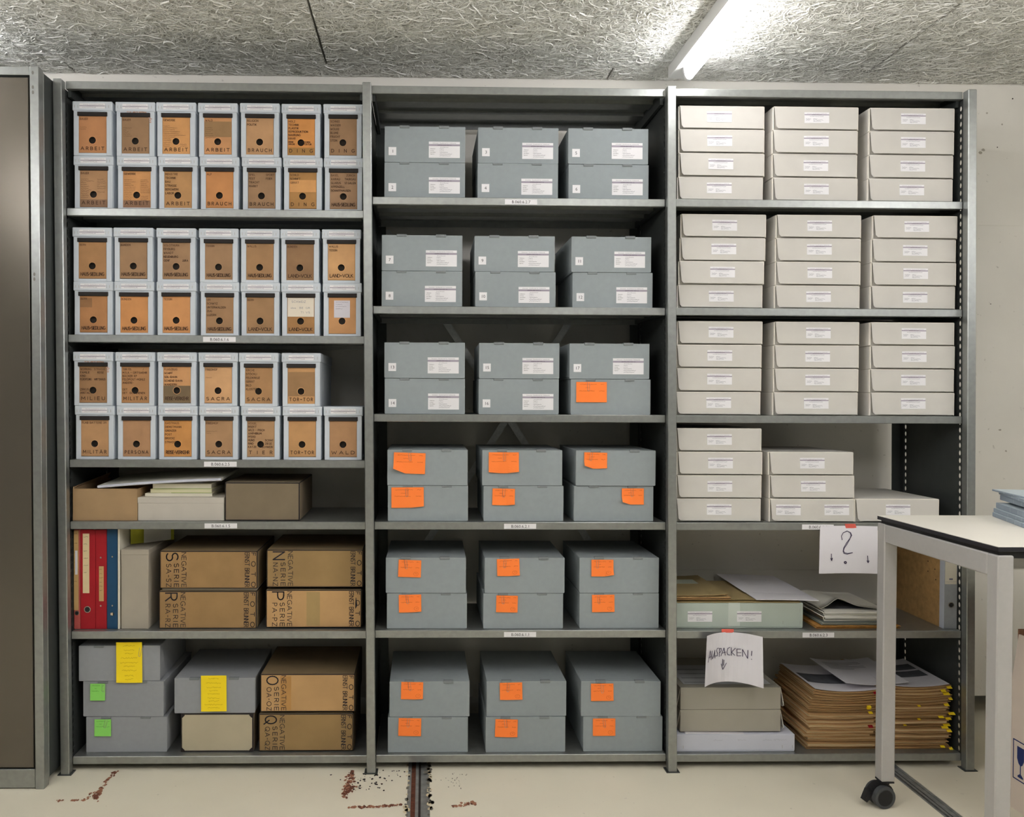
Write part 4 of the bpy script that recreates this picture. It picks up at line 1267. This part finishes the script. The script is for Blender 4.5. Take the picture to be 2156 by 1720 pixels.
# ------------------------------------------------------------------ left bay, bottom shelf
z6 = SHELF[0][6]
def grey_box(label, x, z0, rz, y=.062, rep=(-.068, .063)):
    t = thing('archive_box', label, 'box', (x, y, z0), rz, 'grey clamshell boxes on the bottom left shelf')
    part('body', GR_BODY, None, t); part('lid', GR_LID, None, t)
    for tx in rep:
        part('tab', TABLOW_ME, None, t, (tx, 0, 0))
    return t
grey_box('grey box with green note, bottom of the left stack on the bottom left shelf', .190, z6, .0)
grey_box('grey box with green note, middle of the left stack on the bottom left shelf', .1795, z6 + .1196, -.012)
grey_box('grey box with long yellow note, top of the left stack on the bottom left shelf', .1665, z6 + .2392, .012)
edged_box('lidded_box', 'cream box with black corners under the grey box with yellow note', .370, .612, z6 + .0, .1285, .31, CREAM, .062, 0, UMBER, .004)
cb = bpy.context.scene.objects[-1]
for o in list(COL.objects):
    if o.type == 'EMPTY' and o.get('label', '').startswith('cream box'):
        for sx in (-1, 1):
            for sz in (0, 1):
                mb = MB()
                xx = sx * .1205; za = .0008 if sz == 0 else .1277
                dz = 1 if sz == 0 else -1
                mb.prism([(xx, za), (xx - sx * .014, za), (xx - sx * .012, za + dz * .006), (xx - sx * .006, za + dz * .012), (xx, za + dz * .014)], -.0012, .0002)
                part('corner_piece', mb, [DARKEDGE], o)
grey_box('grey box with yellow note, resting on the cream box', .4835, z6 + .1303, .008)
series_box('Q', 'ochre box lettered Q with rotated print, lower one on the bottom left shelf', .631, .947, z6 + .002, .1255, mat('dull ochre board', (148, 121, 80)))
series_box('O', 'ochre box lettered O with rotated print, upper one on the bottom left shelf', .636, .952, z6 + .1345, .1265, mat('bright ochre board', (184, 147, 101)), (.21, .325, mat('brown tape', (176, 132, 76), .6, 0, .06, 20)))
def px_note(p0, p1, q0, q1, y, matp, mati, label, **kw):
    A, B = at(p0, q0, y), at(p1, q1, y)
    wN, hN = B[0] - A[0], A[2] - B[2]
    cl = kw.pop('cl', None)
    return note(wN, hN, (A[0], y, A[2]), 0, matp, mati, label, clip=(cl[0] * wN, -cl[1] * hN, 1.0, cl[2]) if cl else None, **kw)
px_note(190.5, 222, 1439, 1474, .0597, GREEN, GREENI, 'green square note on the middle grey box, bottom left shelf', cl=(.88, .18, 0), seed=5)
px_note(199.5, 234.5, 1514, 1549, .0600, GREEN, GREENI, 'green square note on the lowest grey box, bottom left shelf', cl=(.68, .2, -.25), seed=6)
px_note(245, 299.5, 1352, 1437, .0575, YELLOW, YELLOWI, 'long yellow note hanging over the topmost grey box, bottom left shelf', cl=(.93, .22, -.15), seed=7, big=True, tilt=.012, curl=(.002, .0))
px_note(423.5, 477, 1422, 1497, .0590, YELLOW, YELLOWI, 'yellow note on the grey box beside the ochre boxes', seed=8, big=True, tilt=.008)

# ------------------------------------------------------------------ right bay, fifth shelf
y5, zr5, zr6 = .06, SHELF[2][5], SHELF[2][6]
t = thing('mint_box', 'flat mint grey box with two labels under folders, fifth right shelf', 'box', (2.2445, .062, zr5))
mb = MB(); mb.cbox(-.2235, .2235, .0015, .33, 0, .080, .001); part('body', mb, [MINT], t)
mb = MB(); mb.cbox(-.2245, .2245, 0, .331, .004, .0865, .0012); part('lid', mb, [MINT], t)
for lx in (-.1275, .0405):
    part('info_label', BLAB_ME, None, t, (lx, -.0004, .022))
mb = MB(); mb.box(-.031, .009, -.0006, 0, .008, .086); mb.box(-.031, .009, 0, .20, .0864, .0869); part('tape_strip', mb, [MINTL], t)
mb = MB()
for sx in (-.212, .156, .2145):
    mb.box(sx - .0004, sx + .0004, -.0006, 0, .014, .025)
mb.box(.2141, .2149, -.0006, 0, .055, .066)
part('staple', mb, [WIRE], t)

def folder(x0, x1, y0, d, z, th, label, rz=0.0, sag=0.0, group=None, mt=FOLD, inner=FOLDI, lift=0.0, seed=0, yellow=()):
    """a folded card folder holding papers, lying flat; local origin front centre of its base"""
    w = (x1 - x0) / 2
    t = thing('manila_folder', label, 'folder', ((x0 + x1) / 2, y0, z), rz, group)
    rq = random.Random(seed)
    ph = rq.uniform(0, 6.28)
    def hgt(u, f):
        return f * th - sag * (1 - (2 * u - 1) ** 2) + lift * max(0, u - .75) * 4 * f + .0006 * math.sin(ph + 9 * u) * f
    c = .0011
    mb = MB()
    mb.sheet(lambda u, v: (-w + 2 * w * u, d * v, hgt(u, 1)), 8, 2, c)
    mb.sheet(lambda u, v: (-w + 2 * w * u, .003 + (d - .003) * v, hgt(u, 0) + c), 8, 2, c)
    e = rq.uniform(.0, .006)
    part('cover', mb, [mt], t)
    if th > .004:
        mb = MB()
        mb.sheet(lambda u, v: (-w + .003 + (2 * w - .009) * u, .004 + e + (d - .012) * v, hgt(u, 1) - .0014), 8, 2, max(.001, th - .0030))
        part('papers', mb, [inner], t)
    for (u, v0, wd, m_) in yellow:
        mb = MB()
        xx = -w + 2 * w * u
        mb.sheet(lambda a, b_: (xx + wd * a, -.010 * (1 - b_) + .004, hgt(min(1, u), .7) - .006 * (1 - b_) * v0 + .001), 2, 2, .0004)
        part('index_tab', mb, [m_], t)
    return t
zt = zr5 + .0870
mb = MB(); mb.sheet(lambda u, v: (2.022 + .437 * u, .060 + .29 * v, zt + .0030), 4, 2, .0024)
solid('card_sheet', mb, [FOLDO], 'thin brown card covering the top of the mint grey box', 'card')
zt += .0034
folder(2.022, 2.345, .066, .29, zt, .006, 'brown folder lying lowest in the pile on the mint box', 0.0, 0, 'brown folders on the mint grey box', FOLDO, FOLDO, seed=1)
folder(2.020, 2.222, .058, .27, zt + .0068, .0078, 'tan folder in the middle of the pile on the mint box', .0, 0, 'brown folders on the mint grey box', FOLD, FOLDI, seed=2)
f = folder(2.020, 2.212, .062, .30, zt + .0155, .0072, 'tan folder coloured as shaded on the very top of the pile on the mint box', .015, .0, 'brown folders on the mint grey box', FOLDO, FOLDI, lift=.004, seed=3)
mb = MB(); mb.box(-.075, .055, .17, .235, .0078, .0083); part('title_label', mb, [mat('grey green label', (170, 176, 160), .7, 0, .04, 20)], f)
A, B = at(1590, 1260, .052), at(1722, 1261, .052)
def sh(u, v, dz=0.0):
    x = A[0] + .004 + (B[0] - A[0]) * u
    return (x - .0, .052 + .285 * v, zt + .0105 + dz + .004 * v - .004 * u * u)
mb = MB(); mb.sheet(lambda u, v: sh(u, v), 10, 6, .0022); o = solid('paper_sheaf', mb, [PAPER], 'sheaf of white printed paper lying over the folders on the mint box', 'paper')
mb = MB(); mb.sheet(lambda u, v: (sh(u, v, .0026)[0] - .006, sh(u, v)[1] + .07 + .02 * (1 - u), sh(u, v, .0030)[2]), 10, 6, .0006)
rq = random.Random(3)
for q in range(6):
    y = .19 + q * .018
    mb.lines([[(.05, y), (.05 + rq.uniform(.05, .12), y)]], .0012, lambda u, v: (A[0] + u, .052 + v, zt + .0195), 1)
solid('paper_sheet', mb, [PAPER, INKL], 'single sheet lying askew on the white sheaf above the mint box', 'paper')

# the pile of sleeves right of the mint box
zq = zr5 + .001
t = folder(2.512, 2.80, .052, .31, zq, .0085, 'kraft folder at the bottom of the white pile right of the mint box', .0, 0, None, mat('speckled kraft card', (188, 136, 68), .8, 0, .25, 60), mat('mottled kraft inside', (196, 158, 96), .8, 0, .4, 70), seed=5)
zq += .010
for j in range(3):
    mb = MB(); mb.cbox(0, .25, 0, .30, 0, .0042, .0012)
    solid('grey_folder', mb, [mat('grey green card %d' % j, ((120, 126, 118), (150, 154, 146), (96, 102, 98))[j], .7, 0, .06, 20)], 'thin grey folder, %s of three under the white sleeves on the fifth right shelf' % ('lowest', 'middle', 'topmost')[j], 'folder', (2.532 + .002 * j, .060 - .002 * j, zq), 0, 'grey folders under the white sleeves')
    zq += .0046
for j, th in enumerate((.017, .013)):
    mb = MB(); mb.cbox(0, .235, 0, .29, 0, th, .0045)
    solid('paper_sleeve', mb, [SLEEVE], 'thick white paper sleeve, %s of two in the pile by the table leg' % ('lower', 'upper')[j], 'sleeve', (2.538 + .002 * j, .058 + .004 * j, zq), .01 * j, 'white sleeves beside the mint box', True)
    zq += th + .0008
def curl(u, v):
    b = math.exp(-((u - .27) / .16) ** 2) * .028 + .016 * max(0, 1 - abs(u - .45) / .55) 
    return (2.536 + .225 * u, .075 + .25 * v, zq + .003 + b * (1 - .75 * v))
mb = MB(); mb.sheet(curl, 20, 6, .0008)
solid('curled_sheet', mb, [SLEEVE], 'curled white sheet arching open on top of the white sleeves', 'paper', smooth=True)
mb = MB(); mb.cbox(2.565, 2.75, .10, .32, zq + .0002, zq + .0022, .0004)
solid('opening_shade', mb, [PRINT], 'dark sheet standing in for shade under the curled white sheet', 'shade')  # dark sheet added as the shade in the opening under the curl

# grey lever-arch binder seen under the table
t = binder('tall grey lever-arch binder with white spine label, seen under the table', 2.9468, 2.9918, .318, BGREY, (.0015, .0815, .0078), (), None, None, .052, .285, MARBLE, None, MARBLE, zz=zr5)
mb = MB(); mb.cbox(-.0236, -.0222, -.0006, .024, 0, .318, .0005); part('spine_edge', mb, [mat('pale blue grey cloth', (186, 192, 204), .7, 0, .03, 40)], t)
mb = MB(); mb.box(-.0200, .0195, -.0006, 0, .152, .305, 0)
mb.box(-.006, .006, -.0008, -.0006, .166, .172, 1)
rq = random.Random(2)
mb.lines(squiggle(-.018, .159, .036, .0018, rq), .0006, FRONT(0, -.0009, 0), 1)
part('spine_label', mb, [mat('spine label paper', (216, 210, 194), .8, 0, .03), INKL], t)
mb = MB()
for yy_, z_ in ((.045, .235), (.05, .19), (.045, .155), (.09, .245), (.09, .21), (.09, .175)):
    mb.prism([(0, 0), (.0006, 0), (.0006, .004), (0, .004)], 0, .003) if False else mb.box(-.0232, -.0226, yy_, yy_ + .004, z_, z_ + .004)
part('rivet', mb, [SPECK], t)

# ------------------------------------------------------------------ right bay, bottom shelf
t = thing('white_box', 'flat bluish white box at the bottom left of the bottom right shelf', 'box', (2.2375, .048, zr6))
mb = MB(); mb.cbox(-.2005, .2005, .0015, .33, 0, .054, .001); part('body', mb, [BLUEW], t)
mb = MB(); mb.cbox(-.2015, .2015, 0, .331, .004, .0585, .0012); part('lid', mb, [BLUEW], t)
mb = MB()
for sx in (-.178, .159, .194):
    mb.box(sx - .0004, sx + .0004, -.0006, 0, .012, .022)
part('staple', mb, [WIRE], t)
mb = MB(); rq = random.Random(8)
for a, L in ((-.076, .033), (.007, .028), (.092, .032), (.128, .045)):
    mb.lines(squiggle(a, .038, L, .0045, rq), .0006, FRONT(0, -.0006, 0))
part('pencil_writing', mb, [mat('faint pencil', (160, 162, 174), .8, 0, 0)], t)
zw = zr6 + .0590
mb = MB(); mb.sheet(lambda u, v: (2.068 + .20 * u, .052 + .30 * v, zw + .0030 - .002 * u), 4, 2, .0022)
solid('paper_sheet', mb, [PAPER], 'white sheets trapped between the white box and the grey flap box', 'paper')
zw += .0042
for j in range(2):
    t = thing('flap_box', 'grey box with splayed side flaps, %s of the pair behind the AUSPACKEN sheet' % ('lower', 'upper')[j], 'box', (2.2245, .062, zw), 0, 'grey boxes with splayed flaps')
    mb = MB(); mb.cbox(-.1715, .1715, 0, .325, 0, .0745, .001)
    part('body', mb, [mat('warm mid grey board', (166, 162, 150), .75, 0, .02, 20, .05, 300)], t)
    for s in (-1, 1):
        mb = MB()
        a = [(s * .1715, .002, .0745), (s * .1840, .002, .012), (s * .1825, .010, .006), (s * .1825, .30, .006), (s * .1715, .32, .0745)]
        b2 = [(p[0] - s * .0016, p[1], p[2] - .0003) for p in a]
        n = 5
        mb.add(a + b2, [tuple(range(n)), tuple(range(2 * n - 1, n - 1, -1))] + [(i, i + n, (i + 1) % n + n, (i + 1) % n) for i in range(n)])
        part('side_flap', mb, [BEIGE if s > 0 else DIRTYGREY], t)
    zw += .0757
mb = MB(); mb.sheet(lambda u, v: (2.072 + .30 * u, .09 + .20 * v, zw + .0014), 3, 2, .0009, 0)
for q in range(4):
    mb.face([(2.08 + .004 * q, .10 + .045 * q, zw + .0018), (2.19, .10 + .045 * q, zw + .0018), (2.19, .112 + .045 * q, zw + .0018), (2.08 + .004 * q, .112 + .045 * q, zw + .0018)], 1)
solid('printed_sheet', mb, [mat('grey leaflet paper', (196, 198, 200), .7, 0, .03), mat('grey print block', (158, 160, 164), .7, 0, .1, 40)], 'grey printed leaflet on top of the flap boxes behind the AUSPACKEN sheet', 'paper')

rq = random.Random(77)
TEN = ['', '', 'twent', 'thirt', 'fort']
ONE = ['', 'first', 'second', 'third', 'fourth', 'fifth', 'sixth', 'seventh', 'eighth', 'ninth', 'tenth', 'eleventh', 'twelfth', 'thirteenth', 'fourteenth', 'fifteenth', 'sixteenth', 'seventeenth', 'eighteenth', 'nineteenth']
def ordinal(n):
    if n < 20:
        return ONE[n]
    return TEN[n // 10] + ('ieth' if n % 10 == 0 else 'y-' + ONE[n % 10])
def pile(xa, xb, top, name, gname, lean, seed):
    z, j = zr6 + .0005, 0
    r = random.Random(seed)
    out = []
    while z < zr6 + top:
        th = r.choice((.0052, .0064, .0072, .0085, .0105))
        fr_ = (z - zr6) / top
        off = r.gauss(0, .0045) + lean(fr_)
        sag = .010 * fr_ ** 2
        tabs = []
        if name == 'right':
            if r.random() < .62: tabs.append((r.uniform(.84, .97), 1, r.uniform(.012, .024), YELLOW))
            if r.random() < .25: tabs.append((r.uniform(.3, .75), .6, .010, YELLOW))
        else:
            if r.random() < .22: tabs.append((r.uniform(.80, .90), 1, .014, YELLOW))
            if r.random() < .12: tabs.append((r.uniform(.84, .92), 1, .016, TAPE if r.random() < .4 else RED))
        out.append(folder(xa + off, xb + off + r.gauss(0, .003), .058 + r.uniform(-.004, .008), .285 + r.uniform(-.01, .006), z, th,
               'manila folder, %s from the bottom of the %s pile on the bottom right shelf' % (ordinal(j + 1), name), r.uniform(-.014, .014), sag, gname, FOLD, FOLDI, 0, r.randint(0, 999), tabs))
        z += th + .0019
        j += 1
    return z
zl = pile(2.484, 2.722, .200, 'left', 'manila folders in the left pile', lambda f: .030 * max(0, f - .45) * 1.6 if f > .45 else .004, 12)
zr = pile(2.737, 2.977, .215, 'right', 'manila folders in the right pile', lambda f: 0.0, 15)
def topsheet(x0, x1, y0, d, z, sag, label, blocks, name='printed_sheet', rot=0.0, lift=0.0):
    mb = MB()
    cx, cy = (x0 + x1) / 2, y0 + d / 2
    def fn(u, v, dz=0):
        x, y = (u - .5) * (x1 - x0), (v - .5) * d
        c, s = math.cos(rot), math.sin(rot)
        return (cx + x * c - y * s, cy + x * s + y * c, z + dz - sag * (1 - (2 * u - 1) ** 2) + lift * v)
    mb.sheet(fn, 12, 6, .0009)
    for (u0, v0, u1, v1, m) in blocks:
        N = 8
        for i in range(N):
            a, b = u0 + (u1 - u0) * i / N, u0 + (u1 - u0) * (i + 1) / N
            mb.face([fn(a, v0, .0007), fn(b, v0, .0007), fn(b, v1, .0007), fn(a, v1, .0007)], m)
    solid(name, mb, [PAPER, PRINT, INKL], label, 'paper')
txt = [(.12, .60 + .05 * i, .12 + (.62 if i % 3 else .4), .612 + .05 * i, 2) for i in range(6)]
topsheet(2.515, 2.745, .066, .275, zl + .0024, .0098, 'curved white sheet with a dark photo on the left pile of folders', [(.04, .26, .62, .62, 1)])
topsheet(2.752, 2.978, .066, .275, zr + .0024, .0098, 'curved white sheet with a dark photo on the right pile of folders', [(.30, .34, .93, .55, 1), (.25, .6, .93, .8, 1)])
topsheet(2.615, 2.835, .066, .250, max(zl, zr) + .0082, .0090, 'white letter lying across both piles of folders', txt, 'letter', .03, .006)

# ------------------------------------------------------------------ taped paper signs
def sign(label, fn, strokes, tapebox, sw, name='paper_sign'):
    t = thing(name, label, 'sign')
    mb = MB(); mb.sheet(fn, 14, 10, .0004); p = part('paper', mb, [PAPER], t)
    mb = MB()
    def on(u, v):
        q = np.array(fn(u, v)); return (q[0], q[1] - .0026, q[2])
    mb.lines(strokes, sw, on); part('writing', mb, [mat('violet black pen', (64, 56, 82), .7, 0, 0)], p)
    mb = MB(); mb.sheet(tapebox, 3, 3, .0003); part('red_tape', mb, [TAPE], t)
    return t
TLc, TRc, BLc, BRc = (1488, 1350), (1608, 1348), (1480, 1441), (1605, 1444)
zt1, zb1 = .4600, .2985
def s1(u, v):
    cu = (u - .47) / .5
    fwd = .050 * cu * cu * (.75 + .25 * v) + .012 * v
    xl, xr = 2.118 - .014 * v, 2.300 - .006 * v
    return (xl + (xr - xl) * u, .0262 - fwd, zt1 - .018 * 0 + (zb1 - zt1) * v - .004 * cu * cu)
Wd = lambda x, y: ((x - 60 - 0) / 1640.0, (y - 60) / 1290.0)
ST = [[(150, 750), (215, 470), (265, 715)], [(165, 640), (250, 625)], [(285, 490), (285, 620), (310, 700), (340, 670), (385, 490), (385, 620), (405, 700)],
      [(515, 455), (465, 455), (450, 520), (490, 590), (480, 650), (405, 640)], [(545, 680), (545, 460)], [(545, 470), (600, 470), (600, 540), (545, 590)],
      [(600, 670), (690, 465), (740, 660)], [(640, 600), (750, 575)], [(870, 455), (810, 480), (785, 580), (820, 650), (880, 655)], [(910, 460), (920, 665)], [(1025, 470), (920, 580), (1020, 655)],
      [(1170, 480), (1065, 490), (1075, 665), (1180, 650)], [(1075, 580), (1180, 570)], [(1220, 660), (1215, 480), (1345, 690), (1350, 480)], [(1445, 480), (1435, 600)], [(1432, 688), (1440, 696)],
      [(665, 760), (670, 930)], [(705, 780), (705, 920)], [(620, 880), (685, 1025), (785, 865)]]
sign('white sheet reading AUSPACKEN with an arrow, taped to the fifth right shelf', s1, [[Wd(*p) for p in pl] for pl in ST],
     lambda u, v: (2.178 + .041 * u, .0262 - .0010, .4705 - .012 * v), .0115)
def s2(u, v):
    xl, xr = 2.506 - .010 * v, 2.700 - .006 * v
    cu = u - .5
    return (xl + (xr - xl) * u, .0262 - .010 * cu * cu - .016 * v, .8170 + (.6610 - .8170) * v - .006 * cu * cu)
Wq = lambda x, y: ((x - 360 + 55 * (y - 235) / 1000) / 1330.0, (y - 215) / 1030.0)
q1 = [(860, 520), (845, 440), (890, 365), (980, 325), (1060, 360), (1085, 420), (1050, 480), (960, 580), (890, 690), (870, 770), (890, 815), (960, 830), (1085, 800)]
q2 = [(890, 368), (985, 330), (1050, 365), (1070, 420), (1040, 500), (970, 610), (900, 700), (880, 760), (910, 800), (975, 815), (1085, 795)]
sign('white sheet with a large drawn question mark, taped beside the table', s2,
     [[Wq(*p) for p in pl] for pl in (q1, q2, [(912 + 28 * math.cos(a * .7), 1010 + 26 * math.sin(a * .7)) for a in range(10)], [(912 + 16 * math.cos(a * .8), 1010 + 14 * math.sin(a * .8)) for a in range(9)],
      [(600, 820), (600, 965)], [(580, 915), (600, 968), (622, 910)], [(1420, 860), (1425, 1010)], [(1402, 970), (1425, 1012), (1450, 970), (1402, 970)])],
     lambda u, v: (2.590 + .036 * u + .004 * v, .0262 - .0010, .8235 - .0145 * v), .0115)

# ------------------------------------------------------------------ work table on casters
tab = thing('work_table', 'white topped work table with silver legs on casters, right foreground', 'table', (2.574, -.745, 0))
TW, TD, TZ = 1.30, .54, .885
mb = MB(); mb.cbox(0, TW, 0, TD, TZ - .002, TZ, .0008); part('table_top', mb, [TABLEW], tab)
mb = MB(); mb.cbox(-.0004, TW, -.0004, TD + .0004, TZ - .0125, TZ - .002, .0006); part('edge_band', mb, [TABLEB], tab)
LT = .0405
for x in (0, TW - LT):
    for y in (0, TD - LT):
        mb = MB(); mb.cbox(x, x + LT, y, y + LT, .0785, TZ - .0225, .0030); part('leg', mb, [FRAME], tab)
        mb = MB(); mb.box(x + .001, x + LT - .001, y + .001, y + LT - .001, .0740, .0785); part('leg_cap', mb, [PLASTIC], tab)
for x in (0, TW - LT):
    mb = MB(); mb.cbox(x + .0002, x + LT - .0002, LT, TD - LT, TZ - .0775, TZ - .0227, .0030); part('end_rail', mb, [FRAME], tab)
for y in (.09, TD - .13):
    mb = MB(); mb.cbox(LT, TW - LT, y, y + LT, TZ - .074, TZ - .0335, .0020); part('long_rail', mb, [FRAME], tab)
mb = MB(); mb.box(.008, TW - .02, .008, TD - .008, TZ - .0302, TZ - .0125); part('spacer', mb, [PLASTIC], tab)
for x in (0, TW - LT):
    for y in (0, TD - LT):
        cx, cy = x + LT / 2, y + LT / 2
        c = link('caster', None, tab, (cx, cy, 0))
        c.rotation_euler = (0, 0, math.radians(8 if (x == 0 and y > .1) else 75))
        for s in (-1, 1):
            mb = MB()
            mb.cyl((-.016, s * .007, .0335), (-.016, s * .026, .0335), .0335, 28, 0)
            mb.cyl((-.016, s * .0262, .0335), (-.016, s * .0272, .0335), .025, 24, 1, .0235)
            part('wheel', mb, [RUBBER, PLASTIC], c)
        mb = MB()
        mb.cyl((0, 0, .040), (0, 0, .066), .013, 16); mb.cbox(-.028, .008, -.0065, .0065, .030, .062, .003)
        mb.prism([(-.016 + .040 * math.cos(math.radians(a)), .0335 + .040 * math.sin(math.radians(a))) for a in range(10, 171, 16)] + [(-.016 + .035 * math.cos(math.radians(a)), .0335 + .035 * math.sin(math.radians(a))) for a in range(170, 9, -16)], -.012, .012)
        part('fork', mb, [PLASTIC], c)
        mb = MB(); mb.cyl((0, 0, .064), (0, 0, .0745), .006, 12); part('stem', mb, [CHROME], c)
        mb = MB(); mb.prism([(-.050, .050), (-.060, .054), (-.068, .036), (-.074, .022), (-.066, .016), (-.056, .026), (-.050, .036)], -.010, .010); part('brake_lever', mb, [PLASTIC], c)

# flattened blue grey cards on the table
def card_pile(x, y, z, items, group):
    for j, (dx, dy, ww, dd, th, rz, lab) in enumerate(items):
        t = thing('flat_carton', lab, 'card', (x + dx, y + dy, z), rz, group)
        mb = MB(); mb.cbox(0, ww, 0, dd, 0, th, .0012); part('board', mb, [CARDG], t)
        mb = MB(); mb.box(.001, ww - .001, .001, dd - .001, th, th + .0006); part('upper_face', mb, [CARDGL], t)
        mb = MB()
        for q in (.012, .030, .058, .095, .15):
            mb.box(q, q + .0008, -.0003, .002, .001, th - .001)
        for q in (.02, .06, .12):
            mb.box(-.0003, .002, q, q + .0008, .001, th - .001)
        part('score_line', mb, [CARDGL], t)['kind'] = 'stuff'
        z += th + .0008
card_pile(2.846, -.455, TZ, [
    (.000, .000, .36, .24, .0125, -.30, 'folded blue-grey card, lowest of the pile on the table'),
    (.006, .004, .36, .24, .0115, -.30, 'folded blue-grey card, second from below in the pile on the table'),
    (.012, .006, .35, .24, .0160, -.31, 'folded blue-grey card, third from below in the pile on the table'),
    (.055, .000, .33, .22, .0075, -.26, 'short folded blue-grey card in the notch of the pile on the table'),
    (.026, .010, .34, .23, .0150, -.30, 'folded blue-grey card, third from the top of the pile on the table'),
    (.016, .012, .36, .24, .0090, -.34, 'overhanging blue-grey card, second from the top of the pile on the table'),
    (.036, .050, .34, .20, .0050, -.22, 'thin blue-grey card on the very top of the pile on the table')], 'folded cards on the table')

# ------------------------------------------------------------------ moving carton under the table
t = thing('moving_carton', 'pale moving carton with a blue fragile glass symbol under the table', 'box', (2.976, -.238, 0))
bw, bd, bh, q = .55, .47, .395, .004
mb = MB()
mb.box(0, q, -bd, 0, 0, bh); mb.box(bw - q, bw, -bd, 0, 0, bh); mb.box(q, bw - q, -q, 0, 0, bh); mb.box(q, bw - q, -bd, -bd + q, 0, bh); mb.box(q, bw - q, -bd + q, -q, 0, q)
part('body', mb, [CARTON], t)
mb = MB(); mb.add([(.0, -bd, bh), (.0, 0, bh), (.012, -.01, bh + .135), (.012, -bd + .01, bh + .135), (.004, -bd, bh), (.004, 0, bh), (.016, -.01, bh + .135), (.016, -bd + .01, bh + .135)],
                  [(0, 1, 2, 3), (4, 7, 6, 5), (0, 4, 5, 1), (1, 5, 6, 2), (2, 6, 7, 3), (3, 7, 4, 0)]); part('flap', mb, [CARTON], t)
mb = MB(); mb.box(.012, .5, -.012, -.006, bh - .01, bh + .150); part('flap', mb, [CARTOND], t)
mb = MB()
def sidept(u, v):      # u runs from the far edge towards the viewer, v upwards
    return (-.0006, -u, v)
mb.lines([[(.011, .095), (.011, .212), (.073, .212), (.073, .095), (.011, .095)]], .0035, sidept)
gl = [(.027, .197), (.056, .197), (.056, .160), (.050, .146), (.0435, .141), (.0435, .116), (.053, .109), (.053, .104), (.030, .104), (.030, .109), (.0395, .116), (.0395, .141), (.033, .146), (.027, .160)]
mb.face([sidept(*p) for p in gl])
part('fragile_symbol', mb, [CARTONB], t)
